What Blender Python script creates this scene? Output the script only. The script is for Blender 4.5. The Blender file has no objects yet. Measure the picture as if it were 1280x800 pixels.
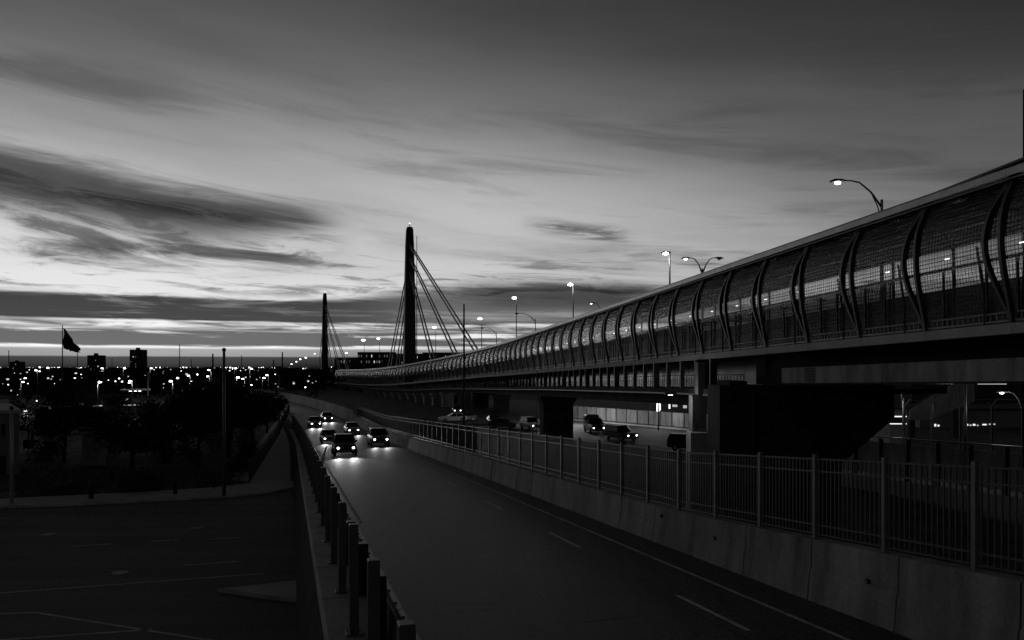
import bpy, math, random
from mathutils import Vector, Matrix
random.seed(7)
sc = bpy.context.scene
col = sc.collection

# ------------------------------------------------------------------ camera
CAM_H = 9.0
cam_d = bpy.data.cameras.new('camera'); cam = bpy.data.objects.new('camera', cam_d); col.objects.link(cam)
cam.location = (0, 0, CAM_H); cam.rotation_euler = (math.radians(90), 0, 0)
cam_d.sensor_width = 36; cam_d.lens = 28.125; cam_d.shift_y = 58/1280; cam_d.clip_end = 30000
sc.camera = cam
sc.view_settings.view_transform = 'Standard'; sc.view_settings.look = 'None'
sc.view_settings.exposure = 0.0; sc.view_settings.gamma = 1.0; sc.view_settings.use_curve_mapping = False
sc.cycles.use_denoising = True
sc.cycles.max_bounces = 6; sc.cycles.diffuse_bounces = 3; sc.cycles.glossy_bounces = 3
sc.cycles.sample_clamp_indirect = 2.0

# ------------------------------------------------------------------ world: dusk sky, monochrome film
W = bpy.data.worlds.new('World'); sc.world = W; W.use_nodes = True
nt = W.node_tree; nt.nodes.clear()
class E:
    def __init__(s, sock): s.s = sock
    def _m(op, *a, clamp=False):
        n = nt.nodes.new('ShaderNodeMath'); n.operation = op; n.use_clamp = clamp
        for i, v in enumerate(a):
            if isinstance(v, E): nt.links.new(v.s, n.inputs[i])
            else: n.inputs[i].default_value = v
        return E(n.outputs[0])
    def __add__(s, o): return E._m('ADD', s, o)
    __radd__ = __add__
    def __sub__(s, o): return E._m('SUBTRACT', s, o)
    def __rsub__(s, o): return E._m('SUBTRACT', o, s)
    def __mul__(s, o): return E._m('MULTIPLY', s, o)
    __rmul__ = __mul__
    def __truediv__(s, o): return E._m('DIVIDE', s, o)
    def __pow__(s, o): return E._m('POWER', s, o)
def sm(x, a, b):                       # smoothstep a..b (a may exceed b)
    n = nt.nodes.new('ShaderNodeMapRange'); n.interpolation_type = 'SMOOTHSTEP'
    nt.links.new(x.s, n.inputs[0])
    for i, v in ((1, a), (2, b)):
        if isinstance(v, E): nt.links.new(v.s, n.inputs[i])
        else: n.inputs[i].default_value = v
    return E(n.outputs[0])
def noise(ax, ay, az_, scale=1.0, detail=4.0, rough=.55, dist=0.0):
    c = nt.nodes.new('ShaderNodeCombineXYZ')
    for i, v in enumerate((ax, ay, az_)):
        if isinstance(v, E): nt.links.new(v.s, c.inputs[i])
        else: c.inputs[i].default_value = v
    n = nt.nodes.new('ShaderNodeTexNoise'); n.inputs['Scale'].default_value = scale
    n.inputs['Detail'].default_value = detail; n.inputs['Roughness'].default_value = rough
    n.inputs['Distortion'].default_value = dist
    nt.links.new(c.outputs[0], n.inputs['Vector'])
    return E(n.outputs['Fac'])
tc = nt.nodes.new('ShaderNodeTexCoord'); sep = nt.nodes.new('ShaderNodeSeparateXYZ')
nt.links.new(tc.outputs['Generated'], sep.inputs[0])
dx, dy, dz = (E(sep.outputs[i]) for i in range(3))
az = E._m('ARCTAN2', dx, dy) * 57.2958
el = E._m('ARCSINE', dz) * 57.2958
SUN_AZ, SUN_EL = math.radians(-24), math.radians(-1.5)
sky = nt.nodes.new('ShaderNodeTexSky'); sky.sky_type = 'NISHITA'; sky.sun_disc = False
sky.sun_elevation = SUN_EL; sky.sun_rotation = SUN_AZ; sky.altitude = 1100; sky.dust_density = 2.0; sky.air_density = 1.0
bw = nt.nodes.new('ShaderNodeRGBToBW'); nt.links.new(sky.outputs[0], bw.inputs[0])
L0 = E(bw.outputs[0])
L = (L0 ** 2.5) * 18.5
L = L * (1.0 + sm(el, 20.0, 7.0) * sm(az, 34.0, -6.0) * 1.5) * (1.0 - sm(el, 15.0, 26.0) * .34)
L = L / (L / 9.5 + 1.0)                                 # film shoulder
# wind-drawn clouds, laid out by true bearing (az) and elevation (el) in degrees
warp = (noise(az * .045, el * .16, 3.1, 1.0, 3, .5) - .5)
elw = el + warp * 2.2
slant = el + az * (sm(el, 5.0, 11.0) * .075 + .025)                                    # streaks fall gently to the right
nA = noise(az * .055, slant * .55, 1.7, 1.0, 6, .62, .6)   # long wisps
nB = noise(az * .020, slant * .11, 9.2, 1.0, 4, .55)      # broad veils
nC = noise(az * .16, slant * 1.5, 4.4, 1.0, 6, .66, .9)    # fine fibres
nD = noise(az * .035, el * 1.35, 6.6, 1.0, 5, .58)        # flat layers near the horizon
# 1 broad thin veil over the whole sky
T = 1.0 - sm(nB, .42, .72) * .26 * sm(el, 2.0, 9.0)
T = T * (1.0 - sm(nA, .46, .74) * .36 * sm(el, 5.0, 7.0) * sm(el, 24.0, 12.0))
T = T * (1.0 + sm(nC, .45, .75) * .10 * sm(el, 14.0, 8.0))
# 2 the long dark cloud reaching in from the left
ctop = 10.9 - (az + 13.0) * .112 + (nC - .5) * 1.0 + (nA - .5) * 2.2
depth = E._m('MAXIMUM', ctop - el, 0.0)
thick = sm(az, -11.0, -23.0) * 1.9 + 1.0
core = sm(el, ctop + .55, ctop - .9) * sm(depth / thick + (nC - .5) * .9, 1.45, .6)
tail = sm(az + (nA - .5) * 5.0, -10.6, -15.5) * sm(az, -75.0, -50.0)
T = T * (1.0 - core * tail * (.84 - sm(nA, .45, .7) * .2))
wis = sm(el, ctop - .8, ctop - 1.8) * sm(el, 5.6 + warp * 3.0, 7.6) * sm(nC * .55 + nA * .55, .44, .60)
T = T * (1.0 - wis * tail * .74)
# 3 upper-left smear
u3 = sm(E._m('ABSOLUTE', slant - 14.3 + warp * 3.0), 1.7, .2) * sm(az, -17.0, -27.0) * sm(nA, .35, .62)
T = T * (1.0 - u3 * .38)
# 4 small comma cloud right of the first pylon
c4 = (el + (az - 4.2) * .13 + (nC - .5) * 1.1 - 9.7)
m4 = sm(E._m('ABSOLUTE', c4), .85, .1) * sm(az, .2, 3.2) * sm(az, 8.9, 6.6) * sm(nC, .34, .56)
T = T * (1.0 - m4 * .7)
# 5 thin dark fibres low over the glow
m5 = sm(nC * .6 + nA * .4, .50, .62) * sm(el, 4.4, 5.2) * sm(el, 9.0, 6.5)
T = T * (1.0 - m5 * .66)
# 6 flat layers
ragged = (nD - .5) * .75 + (nC - .5) * .55
e6 = el + ragged
right = sm(az, -14.0, -2.0)
top6 = 4.62 + right * .7 * sm(az, 16.0, 7.0) + (nA - .5) * right * 3.0
m6 = sm(e6, top6 + .18 + right * .9, top6 - .12 - right * .5) * sm(el + ragged * .5, 2.92, 3.10)
T = T * (1.0 - m6 * (.93 - right * .12 - sm(nC * .4 + nD * .6, .50, .68) * .22))
hump = sm(el + (nA - .5) * 2.2, 6.4, 5.2) * sm(el, 3.8, 4.6) * sm(az, -5.0, 0.0) * sm(az, 13.0, 7.0) * sm(nA, .32, .5)
T = T * (1.0 - hump * .45)
m7 = sm(e6, 2.62, 2.3) * sm(e6, 1.25, 1.5) * sm(nD + (nC - .5) * .4, .36, .5)
T = T * (1.0 - m7 * .86)
m8 = sm(el + ragged * .12, .72, .60)
T = T * (1.0 - m8 * .80)
# the bright slits between the flat layers are broken by fine cloud and dim towards the horizon
slit = sm(el, 3.3, 2.9) * sm(el, 2.2, 2.5)
T = T * (1.0 - slit * (sm(nC * .5 + nD * .5, .44, .60) * .75 + .12))
T = T * (1.0 - sm(el, 1.35, 1.1) * .66)
Lc = L * T
# the low glow carries on a little into the dusk band just above the horizon
low = sm(el, 5.0, .8) * sm(el, -.4, .3) * .9
Lc = Lc * (1.0 + low * .5)
bg = nt.nodes.new('ShaderNodeBackground'); wout = nt.nodes.new('ShaderNodeOutputWorld')
bg.inputs[1].default_value = 0.1
nt.links.new(Lc.s, bg.inputs[0]); nt.links.new(bg.outputs[0], wout.inputs[0])
W.cycles.sampling_method = 'MANUAL'; W.cycles.sample_map_resolution = 512

# ------------------------------------------------------------------ sun: last light on the horizon
sl = bpy.data.lights.new('sun', 'SUN'); sun = bpy.data.objects.new('sun', sl); col.objects.link(sun)
sl.energy = 0.08; sl.angle = math.radians(12)
_d = Vector((math.sin(SUN_AZ) * math.cos(.03), math.cos(SUN_AZ) * math.cos(.03), math.sin(.03)))
sun.rotation_euler = (-_d).to_track_quat('-Z', 'Y').to_euler()

# ------------------------------------------------------------------ materials (grey throughout: a monochrome photograph)
M = {}
def mat(name, c, var=.25, scale=1.5, rough=.8, metal=0.0, bump=0.0, spec=.3, fine=0.0, coord='Object', stretch=None, rotz=0.0, rnd=0.0):
    m = bpy.data.materials.new(name); m.use_nodes = True; t = m.node_tree; b = t.nodes['Principled BSDF']
    b.inputs['Roughness'].default_value = rough; b.inputs['Metallic'].default_value = metal
    b.inputs['Specular IOR Level'].default_value = spec
    co = t.nodes.new('ShaderNodeTexCoord')
    src = co.outputs[coord]
    if coord == 'World':
        pass
    mp = t.nodes.new('ShaderNodeMapping'); t.links.new(src, mp.inputs[0])
    if stretch: mp.inputs['Scale'].default_value = stretch
    mp.inputs['Rotation'].default_value = (0, 0, rotz)
    n = t.nodes.new('ShaderNodeTexNoise'); n.inputs['Scale'].default_value = scale; n.inputs['Detail'].default_value = 6
    n.inputs['Roughness'].default_value = .65
    t.links.new(mp.outputs[0], n.inputs['Vector'])
    r = t.nodes.new('ShaderNodeMapRange'); r.inputs[1].default_value = .3; r.inputs[2].default_value = .7
    r.inputs[3].default_value = c * (1 - var); r.inputs[4].default_value = c * (1 + var)
    t.links.new(n.outputs['Fac'], r.inputs[0]); last = r.outputs[0]
    if fine:
        n2 = t.nodes.new('ShaderNodeTexNoise'); n2.inputs['Scale'].default_value = scale * 14; n2.inputs['Detail'].default_value = 3
        t.links.new(co.outputs[coord], n2.inputs['Vector'])
        r2 = t.nodes.new('ShaderNodeMapRange'); r2.inputs[1].default_value = .3; r2.inputs[2].default_value = .7
        r2.inputs[3].default_value = 1 - fine; r2.inputs[4].default_value = 1 + fine
        t.links.new(n2.outputs['Fac'], r2.inputs[0])
        mu = t.nodes.new('ShaderNodeMath'); mu.operation = 'MULTIPLY'
        t.links.new(last, mu.inputs[0]); t.links.new(r2.outputs[0], mu.inputs[1]); last = mu.outputs[0]
    if rnd:
        oi = t.nodes.new('ShaderNodeObjectInfo'); r3 = t.nodes.new('ShaderNodeMapRange'); r3.inputs[3].default_value = 1 - rnd; r3.inputs[4].default_value = 1 + rnd
        t.links.new(oi.outputs['Random'], r3.inputs[0]); mu2 = t.nodes.new('ShaderNodeMath'); mu2.operation = 'MULTIPLY'
        t.links.new(last, mu2.inputs[0]); t.links.new(r3.outputs[0], mu2.inputs[1]); last = mu2.outputs[0]
    t.links.new(last, b.inputs['Base Color'])
    if bump:
        bp = t.nodes.new('ShaderNodeBump'); bp.inputs['Strength'].default_value = bump; bp.inputs['Distance'].default_value = .02
        t.links.new(n.outputs['Fac'], bp.inputs['Height']); t.links.new(bp.outputs[0], b.inputs['Normal'])
    M[name] = m; return m
def emit(name, strength, sample=False):
    m = bpy.data.materials.new(name); m.use_nodes = True; t = m.node_tree; t.nodes.clear()
    e = t.nodes.new('ShaderNodeEmission'); e.inputs[0].default_value = (1, 1, 1, 1); e.inputs[1].default_value = strength
    o = t.nodes.new('ShaderNodeOutputMaterial'); t.links.new(e.outputs[0], o.inputs[0])
    if not sample: m.cycles.emission_sampling = 'NONE'
    M[name] = m; return m
mat('asphalt', .072, .55, .9, .62, spec=.4, fine=.7, bump=.25, stretch=(1, .05, 1), rotz=-.271)
mat('street', .11, .45, .5, .8, spec=.2, fine=.3, stretch=(.08, 1, 1), rotz=-.1)
mat('plaza_asphalt', .10, .35, .3, .8, spec=.2, fine=.2)
mat('dirt', .14, .6, .35, .95, spec=.02, fine=.3)
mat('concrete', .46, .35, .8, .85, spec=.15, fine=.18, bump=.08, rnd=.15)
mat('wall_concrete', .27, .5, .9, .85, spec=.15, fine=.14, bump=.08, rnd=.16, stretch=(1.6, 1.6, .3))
mat('pale_concrete', .50, .2, .6, .85, spec=.15, fine=.08)
mat('pavement', .55, .2, .5, .9, spec=.1, fine=.12)
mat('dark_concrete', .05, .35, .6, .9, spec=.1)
mat('paint', .75, .35, 2.5, .8, spec=.2, fine=.3)
mat('worn_paint', .6, .5, 1.5, .85, spec=.1, fine=.3)
mat('black_metal', .022, .3, 4, .45, spec=.4)
mat('dark_metal', .045, .3, 4, .45, metal=.3, spec=.4)
mat('grey_metal', .16, .25, 3, .5, metal=.4, spec=.4)
mat('post_paint', .13, .3, 3, .5, metal=.2, spec=.4)
mat('post_metal', .21, .25, 3, .5, metal=.2, spec=.4)
mat('fence_metal', .085, .3, 3, .5, metal=.2, spec=.4)
mat('pale_metal', .42, .2, 3, .45, metal=.4, spec=.5)
mat('rib_metal', .075, .25, 2, .4, metal=.3, spec=.5)
mat('roof_metal', .30, .45, 3, .24, metal=.75, spec=.5, bump=.5, stretch=(.04, 3, 3))
mat('tar', .018, .3, 2, .55, spec=.4)
def sheet_mat():  # glossy see-through sheet, added so the cage picks up sky sheen
    m = bpy.data.materials.new('sheen_sheet'); m.use_nodes = True; t = m.node_tree; t.nodes.clear()
    tr = t.nodes.new('ShaderNodeBsdfTransparent'); tr.inputs[0].default_value = (.95, .95, .95, 1)
    gl = t.nodes.new('ShaderNodeBsdfGlossy'); gl.inputs['Roughness'].default_value = .16; gl.inputs[0].default_value = (.8, .8, .8, 1)
    mx = t.nodes.new('ShaderNodeMixShader'); mx.inputs[0].default_value = .17; o = t.nodes.new('ShaderNodeOutputMaterial')
    co = t.nodes.new('ShaderNodeTexCoord'); mp = t.nodes.new('ShaderNodeMapping'); mp.inputs['Scale'].default_value = (.12, 1, 5)
    n = t.nodes.new('ShaderNodeTexNoise'); n.inputs['Scale'].default_value = 2.2; n.inputs['Detail'].default_value = 5; bp = t.nodes.new('ShaderNodeBump'); bp.inputs['Strength'].default_value = .9; bp.inputs['Distance'].default_value = .05
    t.links.new(co.outputs['Object'], mp.inputs[0]); t.links.new(mp.outputs[0], n.inputs[0]); t.links.new(n.outputs[0], bp.inputs['Height']); t.links.new(bp.outputs[0], gl.inputs['Normal'])
    t.links.new(tr.outputs[0], mx.inputs[1]); t.links.new(gl.outputs[0], mx.inputs[2]); t.links.new(mx.outputs[0], o.inputs[0]); M['sheen_sheet'] = m
sheet_mat()
mat('sky_mirror_panel', .14, .25, .8, .2, metal=1.0, spec=.5)
mat('tower_paint', .03, .2, .5, .6, spec=.3)
mat('bark', .025, .4, 3, .95, spec=.05)
mat('leaf', .022, .5, 1.2, .8, spec=.1)
mat('leaf_pale', .034, .5, 1.2, .8, spec=.1)
mat('shrub', .075, .5, 1.5, .9, spec=.05)
mat('building_wall', .06, .3, .15, .85, spec=.1)
mat('building_pale', .22, .25, .2, .85, spec=.1)
mat('far_land', .014, .5, .01, 1, spec=0)
mat('car_dark', .018, .15, 1, .28, spec=.6)
mat('car_grey', .09, .15, 1, .3, metal=.3, spec=.6)
mat('car_white', .42, .08, 1, .32, spec=.5)
mat('glass', .008, .1, 1, .08, spec=.9)
mat('tyre', .012, .2, 5, .9, spec=.1)
mat('rim', .25, .15, 3, .35, metal=.7, spec=.5)
mat('flag_cloth', .025, .5, .5, .9, spec=.02)
mat('plate', .3, .1, 3, .6)
emit('lamp', 7.0); emit('headlamp', 12.0); emit('faint_window', .10); emit('dim_city_light', .7); emit('window_lit', 1.2); emit('city_light', 5.0); emit('dim_window', .45)
emit('added_walk_lamp', 2.5, True); emit('tube_light', 4.0); emit('bright_panel', 2.2); emit('far_light', 2.0)

# ------------------------------------------------------------------ helpers
def tag(o, label=None, cat=None, group=None, kind=None):
    for k, v in (('label', label), ('category', cat), ('group', group), ('kind', kind)):
        if v: o[k] = v
    return o
def empty(name, loc=(0, 0, 0), rz=0.0, label=None, cat=None, group=None):
    o = bpy.data.objects.new(name, None); o.empty_display_size = .2; o.location = loc; o.rotation_euler = (0, 0, rz)
    col.objects.link(o); return tag(o, label, cat, group)
def link(name, me, parent=None, mw=None):
    o = bpy.data.objects.new(name, me); col.objects.link(o); o.parent = parent
    if mw is not None: o.matrix_local = mw
    return o
class MB:
    def __init__(s): s.v = []; s.f = []
    def add(s, vs, fs):
        n = len(s.v); s.v += [tuple(p) for p in vs]; s.f += [tuple(i + n for i in f) for f in fs]; return s
    def box(s, a, b):
        (x0, y0, z0), (x1, y1, z1) = a, b
        return s.add([(x0,y0,z0),(x1,y0,z0),(x1,y1,z0),(x0,y1,z0),(x0,y0,z1),(x1,y0,z1),(x1,y1,z1),(x0,y1,z1)],
                     [(0,3,2,1),(4,5,6,7),(0,1,5,4),(1,2,6,5),(2,3,7,6),(3,0,4,7)])
    def bevbox(s, a, b, r=.02):
        (x0, y0, z0), (x1, y1, z1) = a, b
        vs = []
        for z, q in ((z0, 0), (z1 - r, 0), (z1, r)):
            vs += [(x0+q,y0+q,z),(x1-q,y0+q,z),(x1-q,y1-q,z),(x0+q,y1-q,z)]
        fs = [(3,2,1,0),(8,9,10,11)]
        for k in (0, 4):
            for i in range(4): j = (i+1) % 4; fs.append((k+i, k+j, k+4+j, k+4+i))
        return s.add(vs, fs)
    def tube(s, pts, rad, n=6, cap=True, flat=None):
        pts = [Vector(p) for p in pts]; rads = rad if isinstance(rad, (list, tuple)) else [rad] * len(pts)
        vs = []; up = None
        for i, p in enumerate(pts):
            d = (pts[min(i+1, len(pts)-1)] - pts[max(i-1, 0)]).normalized()
            if up is None:
                up = Vector((0, 0, 1)) if abs(d.z) < .9 else Vector((0, 1, 0))
            a = d.cross(up).normalized(); b = a.cross(d).normalized()
            up = b
            for k in range(n):
                t = 2 * math.pi * (k + .5) / n
                ra = rads[i]; rb = ra if flat is None else ra * flat
                vs.append(p + a * math.cos(t) * ra + b * math.sin(t) * rb)
        fs = []
        for i in range(len(pts) - 1):
            for k in range(n): j = (k+1) % n; fs.append((i*n+k, i*n+j, (i+1)*n+j, (i+1)*n+k))
        if cap: fs += [tuple(range(n))[::-1], tuple((len(pts)-1)*n + k for k in range(n))]
        return s.add(vs, fs)
    def sweep(s, rings, caps=True):                       # rings: list of equal-length closed point loops
        n = len(rings[0]); vs = [p for r in rings for p in r]; fs = []
        for i in range(len(rings) - 1):
            for k in range(n): j = (k+1) % n; fs.append((i*n+k, i*n+j, (i+1)*n+j, (i+1)*n+k))
        if caps: fs += [tuple(range(n))[::-1], tuple((len(rings)-1)*n + k for k in range(n))]
        return s.add(vs, fs)
    def sheet(s, rows):                                   # rows of points
        n = len(rows[0]); vs = [p for r in rows for p in r]; fs = []
        for i in range(len(rows) - 1):
            for k in range(n - 1): fs.append((i*n+k, i*n+k+1, (i+1)*n+k+1, (i+1)*n+k))
        return s.add(vs, fs)
    def ico(s, c, r, sq=(1, 1, 1)):
        t = (1 + 5 ** .5) / 2; q = r / math.sqrt(1 + t*t)
        vs = [(-1,t,0),(1,t,0),(-1,-t,0),(1,-t,0),(0,-1,t),(0,1,t),(0,-1,-t),(0,1,-t),(t,0,-1),(t,0,1),(-t,0,-1),(-t,0,1)]
        fs = [(0,11,5),(0,5,1),(0,1,7),(0,7,10),(0,10,11),(1,5,9),(5,11,4),(11,10,2),(10,7,6),(7,1,8),(3,9,4),(3,4,2),(3,2,6),(3,6,8),(3,8,9),(4,9,5),(2,4,11),(6,2,10),(8,6,7),(9,8,1)]
        return s.add([(c[0]+a*q*sq[0], c[1]+b*q*sq[1], c[2]+d*q*sq[2]) for a, b, d in vs], fs)
    def disc(s, c, axis, r, n=14, thick=.03):
        c = Vector(c); axis = Vector(axis).normalized()
        return s.tube([c, c + axis * thick], r, n)
    def mesh(s, name, m, smooth=False):
        me = bpy.data.meshes.new(name); me.from_pydata(s.v, [], s.f); me.materials.append(M[m] if isinstance(m, str) else m)
        if smooth: me.polygons.foreach_set('use_smooth', [True] * len(me.polygons))
        me.update(); return me
    def build(s, name, m, parent=None, mw=None, smooth=False):
        return link(name, s.mesh(name, m, smooth), parent, mw)
def structure(name, mb, m, smooth=False):
    return tag(mb.build(name, m, None, None, smooth), kind='structure')
def copy_tree(o, parent=None):
    c = o.copy(); col.objects.link(c); c.parent = parent
    for ch in list(o.children): copy_tree(ch, c)
    return c
def P(px, py, Y):                       # world point at distance Y along the view axis, photograph pixel (for measuring only)
    return Vector(((px - 640) / 1000 * Y, Y, CAM_H - (py - 458) / 1000 * Y))
def G(px, py, z=0.0):                   # the place on level ground seen at a photograph pixel
    Y = (CAM_H - z) * 1000 / (py - 458); return Vector(((px - 640) / 1000 * Y, Y, z))
ORD = ['first','second','third','fourth','fifth','sixth','seventh','eighth','ninth','tenth','eleventh','twelfth','thirteenth','fourteenth','fifteenth','sixteenth','seventeenth','eighteenth','nineteenth','twentieth','twenty-first','twenty-second','twenty-third','twenty-fourth','twenty-fifth','twenty-sixth','twenty-seventh','twenty-eighth']

# road frame: u across to the right, v along, measured from the camera's foot
CA, SA = .9635, .2678
def cv(v): return -.00065 * max(0, v - 82) ** 2
def RW(u, v, z): u = u + cv(v); return Vector((CA * u - SA * v, SA * u + CA * v, z))
def zr(v):
    s = 4.52 - .046 * v
    return .08 + (s + math.sqrt(s * s + .12)) / 2
def frange(a, b, st):
    n = max(1, round((b - a) / st)); return [a + (b - a) * i / n for i in range(n + 1)]
U_L, U_R = 1.95, 10.9

# ------------------------------------------------------------------ ground
g = MB(); g.sheet([[(-9000, -300, 0), (9000, -300, 0)], [(-9000, 14000, 0), (9000, 14000, 0)]])
structure('ground', g, 'dirt')
# lower street on the left
g = MB(); kerb_px = [(-420, 655), (-200, 646), (0, 636), (100, 632), (200, 627), (290, 622), (340, 617), (369, 611)]
kf = [G(*p) for p in kerb_px]
g.sheet([[(p.x * 1.0, p.y, .004) for p in kf], [(-90 + i * 14.0, 8, .004) for i in range(len(kf))]])
structure('lower_street', g, 'street')
def stripe(name, pts, w, m, z, parent=None):
    mb = MB(); rows = []
    for i, p in enumerate(pts):
        d = (Vector(pts[min(i+1, len(pts)-1)]) - Vector(pts[max(i-1, 0)])); d.z = 0; d.normalize()
        n = Vector((-d.y, d.x, 0)) * w / 2; p = Vector(p)
        rows.append([p + n + Vector((0, 0, z)), p - n + Vector((0, 0, z))])
    mb.sheet(rows); return mb.build(name, m, parent)
street = bpy.data.objects['lower_street']
for a, b in (((-60, 746), (330, 717)), ((45, 766), (265, 801)), ((-40, 803), (190, 787)), ((-60, 769), (45, 766)), ((265, 801), (420, 826))):
    stripe('lane_line', [G(*a), G(*b)], .14, 'worn_paint', .008, street)
for a, b in (((185, 677), (224, 675)), ((262, 674), (299, 672)), ((228, 707), (296, 702)), ((90, 683), (140, 680))):
    stripe('lane_dash', [G(*a), G(*b)], .13, 'worn_paint', .008, street)
isl = [G(272, 740), G(310, 736), G(345, 732), G(380, 728), G(392, 745), G(380, 754), G(340, 750), G(305, 745)]
mb = MB(); mb.sweep([[p + Vector((0, 0, .002)) for p in isl], [p + Vector((0, 0, .13)) for p in isl]])
ti = structure('traffic_island', mb, 'concrete')
c_ = sum(isl, Vector()) / len(isl); mb = MB()
mb.sweep([[p + Vector((0, 0, .131)) for p in [c_.lerp(q, .86) for q in isl]], [p + Vector((0, 0, .15)) for p in [c_.lerp(q, .85) for q in isl]]]); mb.build('infill', 'pavement', ti)
# pavement with a real kerb, then the path that climbs beside the ramp
bk = [G(*p) for p in [(-420, 641), (-200, 633), (0, 626), (100, 621), (200, 616), (272, 611), (312, 606), (369, 603)]]
mb = MB(); rings = []
for a, b in zip(kf, bk):
    rings.append([a + Vector((0, 0, .0)), b, b + Vector((0, 0, .14)), a + Vector((0, .03, .14))])
mb.sweep(rings); pv = structure('pavement', mb, 'pavement')
mb = MB(); rings = []
for a in kf:
    rings.append([a + Vector((0, -.02, .006)), a + Vector((0, .16, .006)), a + Vector((0, .16, .152)), a + Vector((0, 0, .152))])
mb.sweep(rings); structure('kerb', mb, 'concrete')
fl = [G(312, 606), G(320, 592), G(330, 576), G(339, 561), G(347, 548), G(354, 533), G(359, 522), G(362, 515)]
vv = [Vector((-SA * p.x + CA * p.y, 0, 0)).x for p in fl]
mb = MB(); rings = []
for p, v in zip(fl, vv):
    q = RW(.05, v, 0); rings.append([p, q, q + Vector((0, 0, .135)), p + Vector((0, 0, .135))])
mb.sweep(rings); structure('path', mb, 'pavement')
p2 = [(286, 600), (318, 560), (338, 535), (350, 520)]; p3 = [(310, 602), (330, 570), (343, 546), (353, 526)]
mb = MB(); mb.sheet([[G(*a) + Vector((0, 0, .01)), G(*b) + Vector((0, 0, .01))] for a, b in zip(p2, p3)]); structure('dirt_verge', mb, 'pavement')

# ------------------------------------------------------------------ the ramp road
VS = frange(-6, 20, 2) + frange(22, 82, 4) + frange(86, 330, 6)
mb = MB(); mb.sheet([[RW(u, v, zr(v)) for u in (U_L - .05, 4.2, 6.4, 8.6, U_R + .1)] for v in VS])
road = structure('ramp_road', mb, 'asphalt')
def road_line(name, u, v0, v1, w, m):
    mb = MB(); mb.sheet([[RW(u - w/2, v, zr(v) + .006), RW(u + w/2, v, zr(v) + .006)] for v in frange(v0, v1, 4)]); return mb.build(name, m, road)
for k in range(-1, 16):
    v0 = 13.4 + k * 9.15
    road_line('lane_dash', 8.38, v0, v0 + 2.9, .11, 'paint')
road_line('edge_line', 9.75, -5, 300, .11, 'worn_paint'); road_line('edge_line', 2.55, 30, 300, .10, 'worn_paint')
rnd9 = random.Random(9)
def tar_seam(pts, w, nm='tar_seam', m='tar', dz=.005):
    mb = MB(); mb.sheet([[RW(u - w/2, v, zr(v) + dz), RW(u + w/2, v, zr(v) + dz)] for u, v in pts]); mb.build(nm, m, road)
for u0, va, vb in ((5.55, 4, 60), (8.05, 10, 46)):
    tar_seam([(u0 + rnd9.uniform(-.06, .06), v) for v in frange(va, vb, .8)], .06)
for _ in range(12):
    v0 = rnd9.uniform(9, 42); u0 = rnd9.uniform(2.2, 7); n_ = rnd9.randint(4, 9); mb = MB(); rows_ = []; v = v0
    for k in range(n_):
        u = u0 + k * .45; v += rnd9.uniform(-.16, .16); rows_.append([RW(u, v - .025, zr(v - .025) + .0052), RW(u, v + .025, zr(v + .025) + .0052)])
    mb.sheet(rows_); mb.build('crack_seal', 'tar', road)
for px_, py_ in ((150, 716), (245, 660), (60, 668)):
    c = G(px_, py_); mb = MB(); mb.tube([c + Vector((0, 0, .005)), c + Vector((0, 0, .014))], .36, 18); mb.build('manhole_cover', 'tar', street)
# body of the ramp: battered retaining wall under the road, seen from the lower street
ramp = empty('ramp_wall', RW(0, 0, 0), 0, 'dark retaining wall with a pale ledge carrying the ramp above the lower street', 'retaining wall')
inv = Matrix.Translation(-RW(0, 0, 0))
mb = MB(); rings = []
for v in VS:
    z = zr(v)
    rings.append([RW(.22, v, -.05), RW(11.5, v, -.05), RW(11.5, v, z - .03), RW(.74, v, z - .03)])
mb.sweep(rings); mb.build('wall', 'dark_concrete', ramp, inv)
slabs = frange(-2.9, 116.1, 3.5)
for a, b in zip(slabs[:-1], slabs[1:]):
    mb = MB(); rings = []
    for v in (a + .035, b - .035):
        z = zr(v); rings.append([RW(.66, v, z - .30), RW(1.74, v, z - .30), RW(1.74, v, z + .10), RW(.69, v, z + .10), RW(.66, v, z + .07)])
    mb.sweep(rings); mb.build('ledge_slab', 'concrete', ramp, inv)
# left roadside barrier: tall square posts, low back posts, panels and a capping rail
bar = empty('roadside_barrier', RW(1.5, 0, 0), 0, 'black steel roadside barrier with tall square posts along the left ledge', 'barrier')
inv = Matrix.Translation(-RW(1.5, 0, 0)); rot = Matrix.Rotation(math.atan2(SA, CA), 4, 'Z')
mb = MB(); mb.bevbox((-.085, -.095, .03), (.085, .095, 2.05), .012); post_me = mb.mesh('post', 'post_paint')
mb = MB(); mb.bevbox((-.16, -.16, 0), (.16, .16, .03), .008)
for sx in (-.12, .12):
    for sy in (-.12, .12): mb.tube([(sx, sy, .03), (sx, sy, .055)], .016, 6)
base_me = mb.mesh('base_plate', 'post_paint')
mb = MB(); mb.bevbox((-.12, -.14, 0), (.12, .14, 1.18), .02); back_me = mb.mesh('back_post', 'black_metal')
k = 0
for i in range(-3, 30):
    v = 15.16 + 3.5 * i
    if v < 1: continue
    jit = random.uniform(-.012, .012)
    T0 = inv @ Matrix.Translation(RW(1.16, v, zr(v) + .10)) @ rot @ Matrix.Rotation(jit, 4, 'X') @ Matrix.Rotation(jit * .7, 4, 'Y')
    po = link('post', post_me, bar, T0); link('base_plate', base_me, po, Matrix.Identity(4))
    link('back_post', back_me, bar, inv @ Matrix.Translation(RW(1.58, v - .4, zr(v) + .10)) @ rot)
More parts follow.
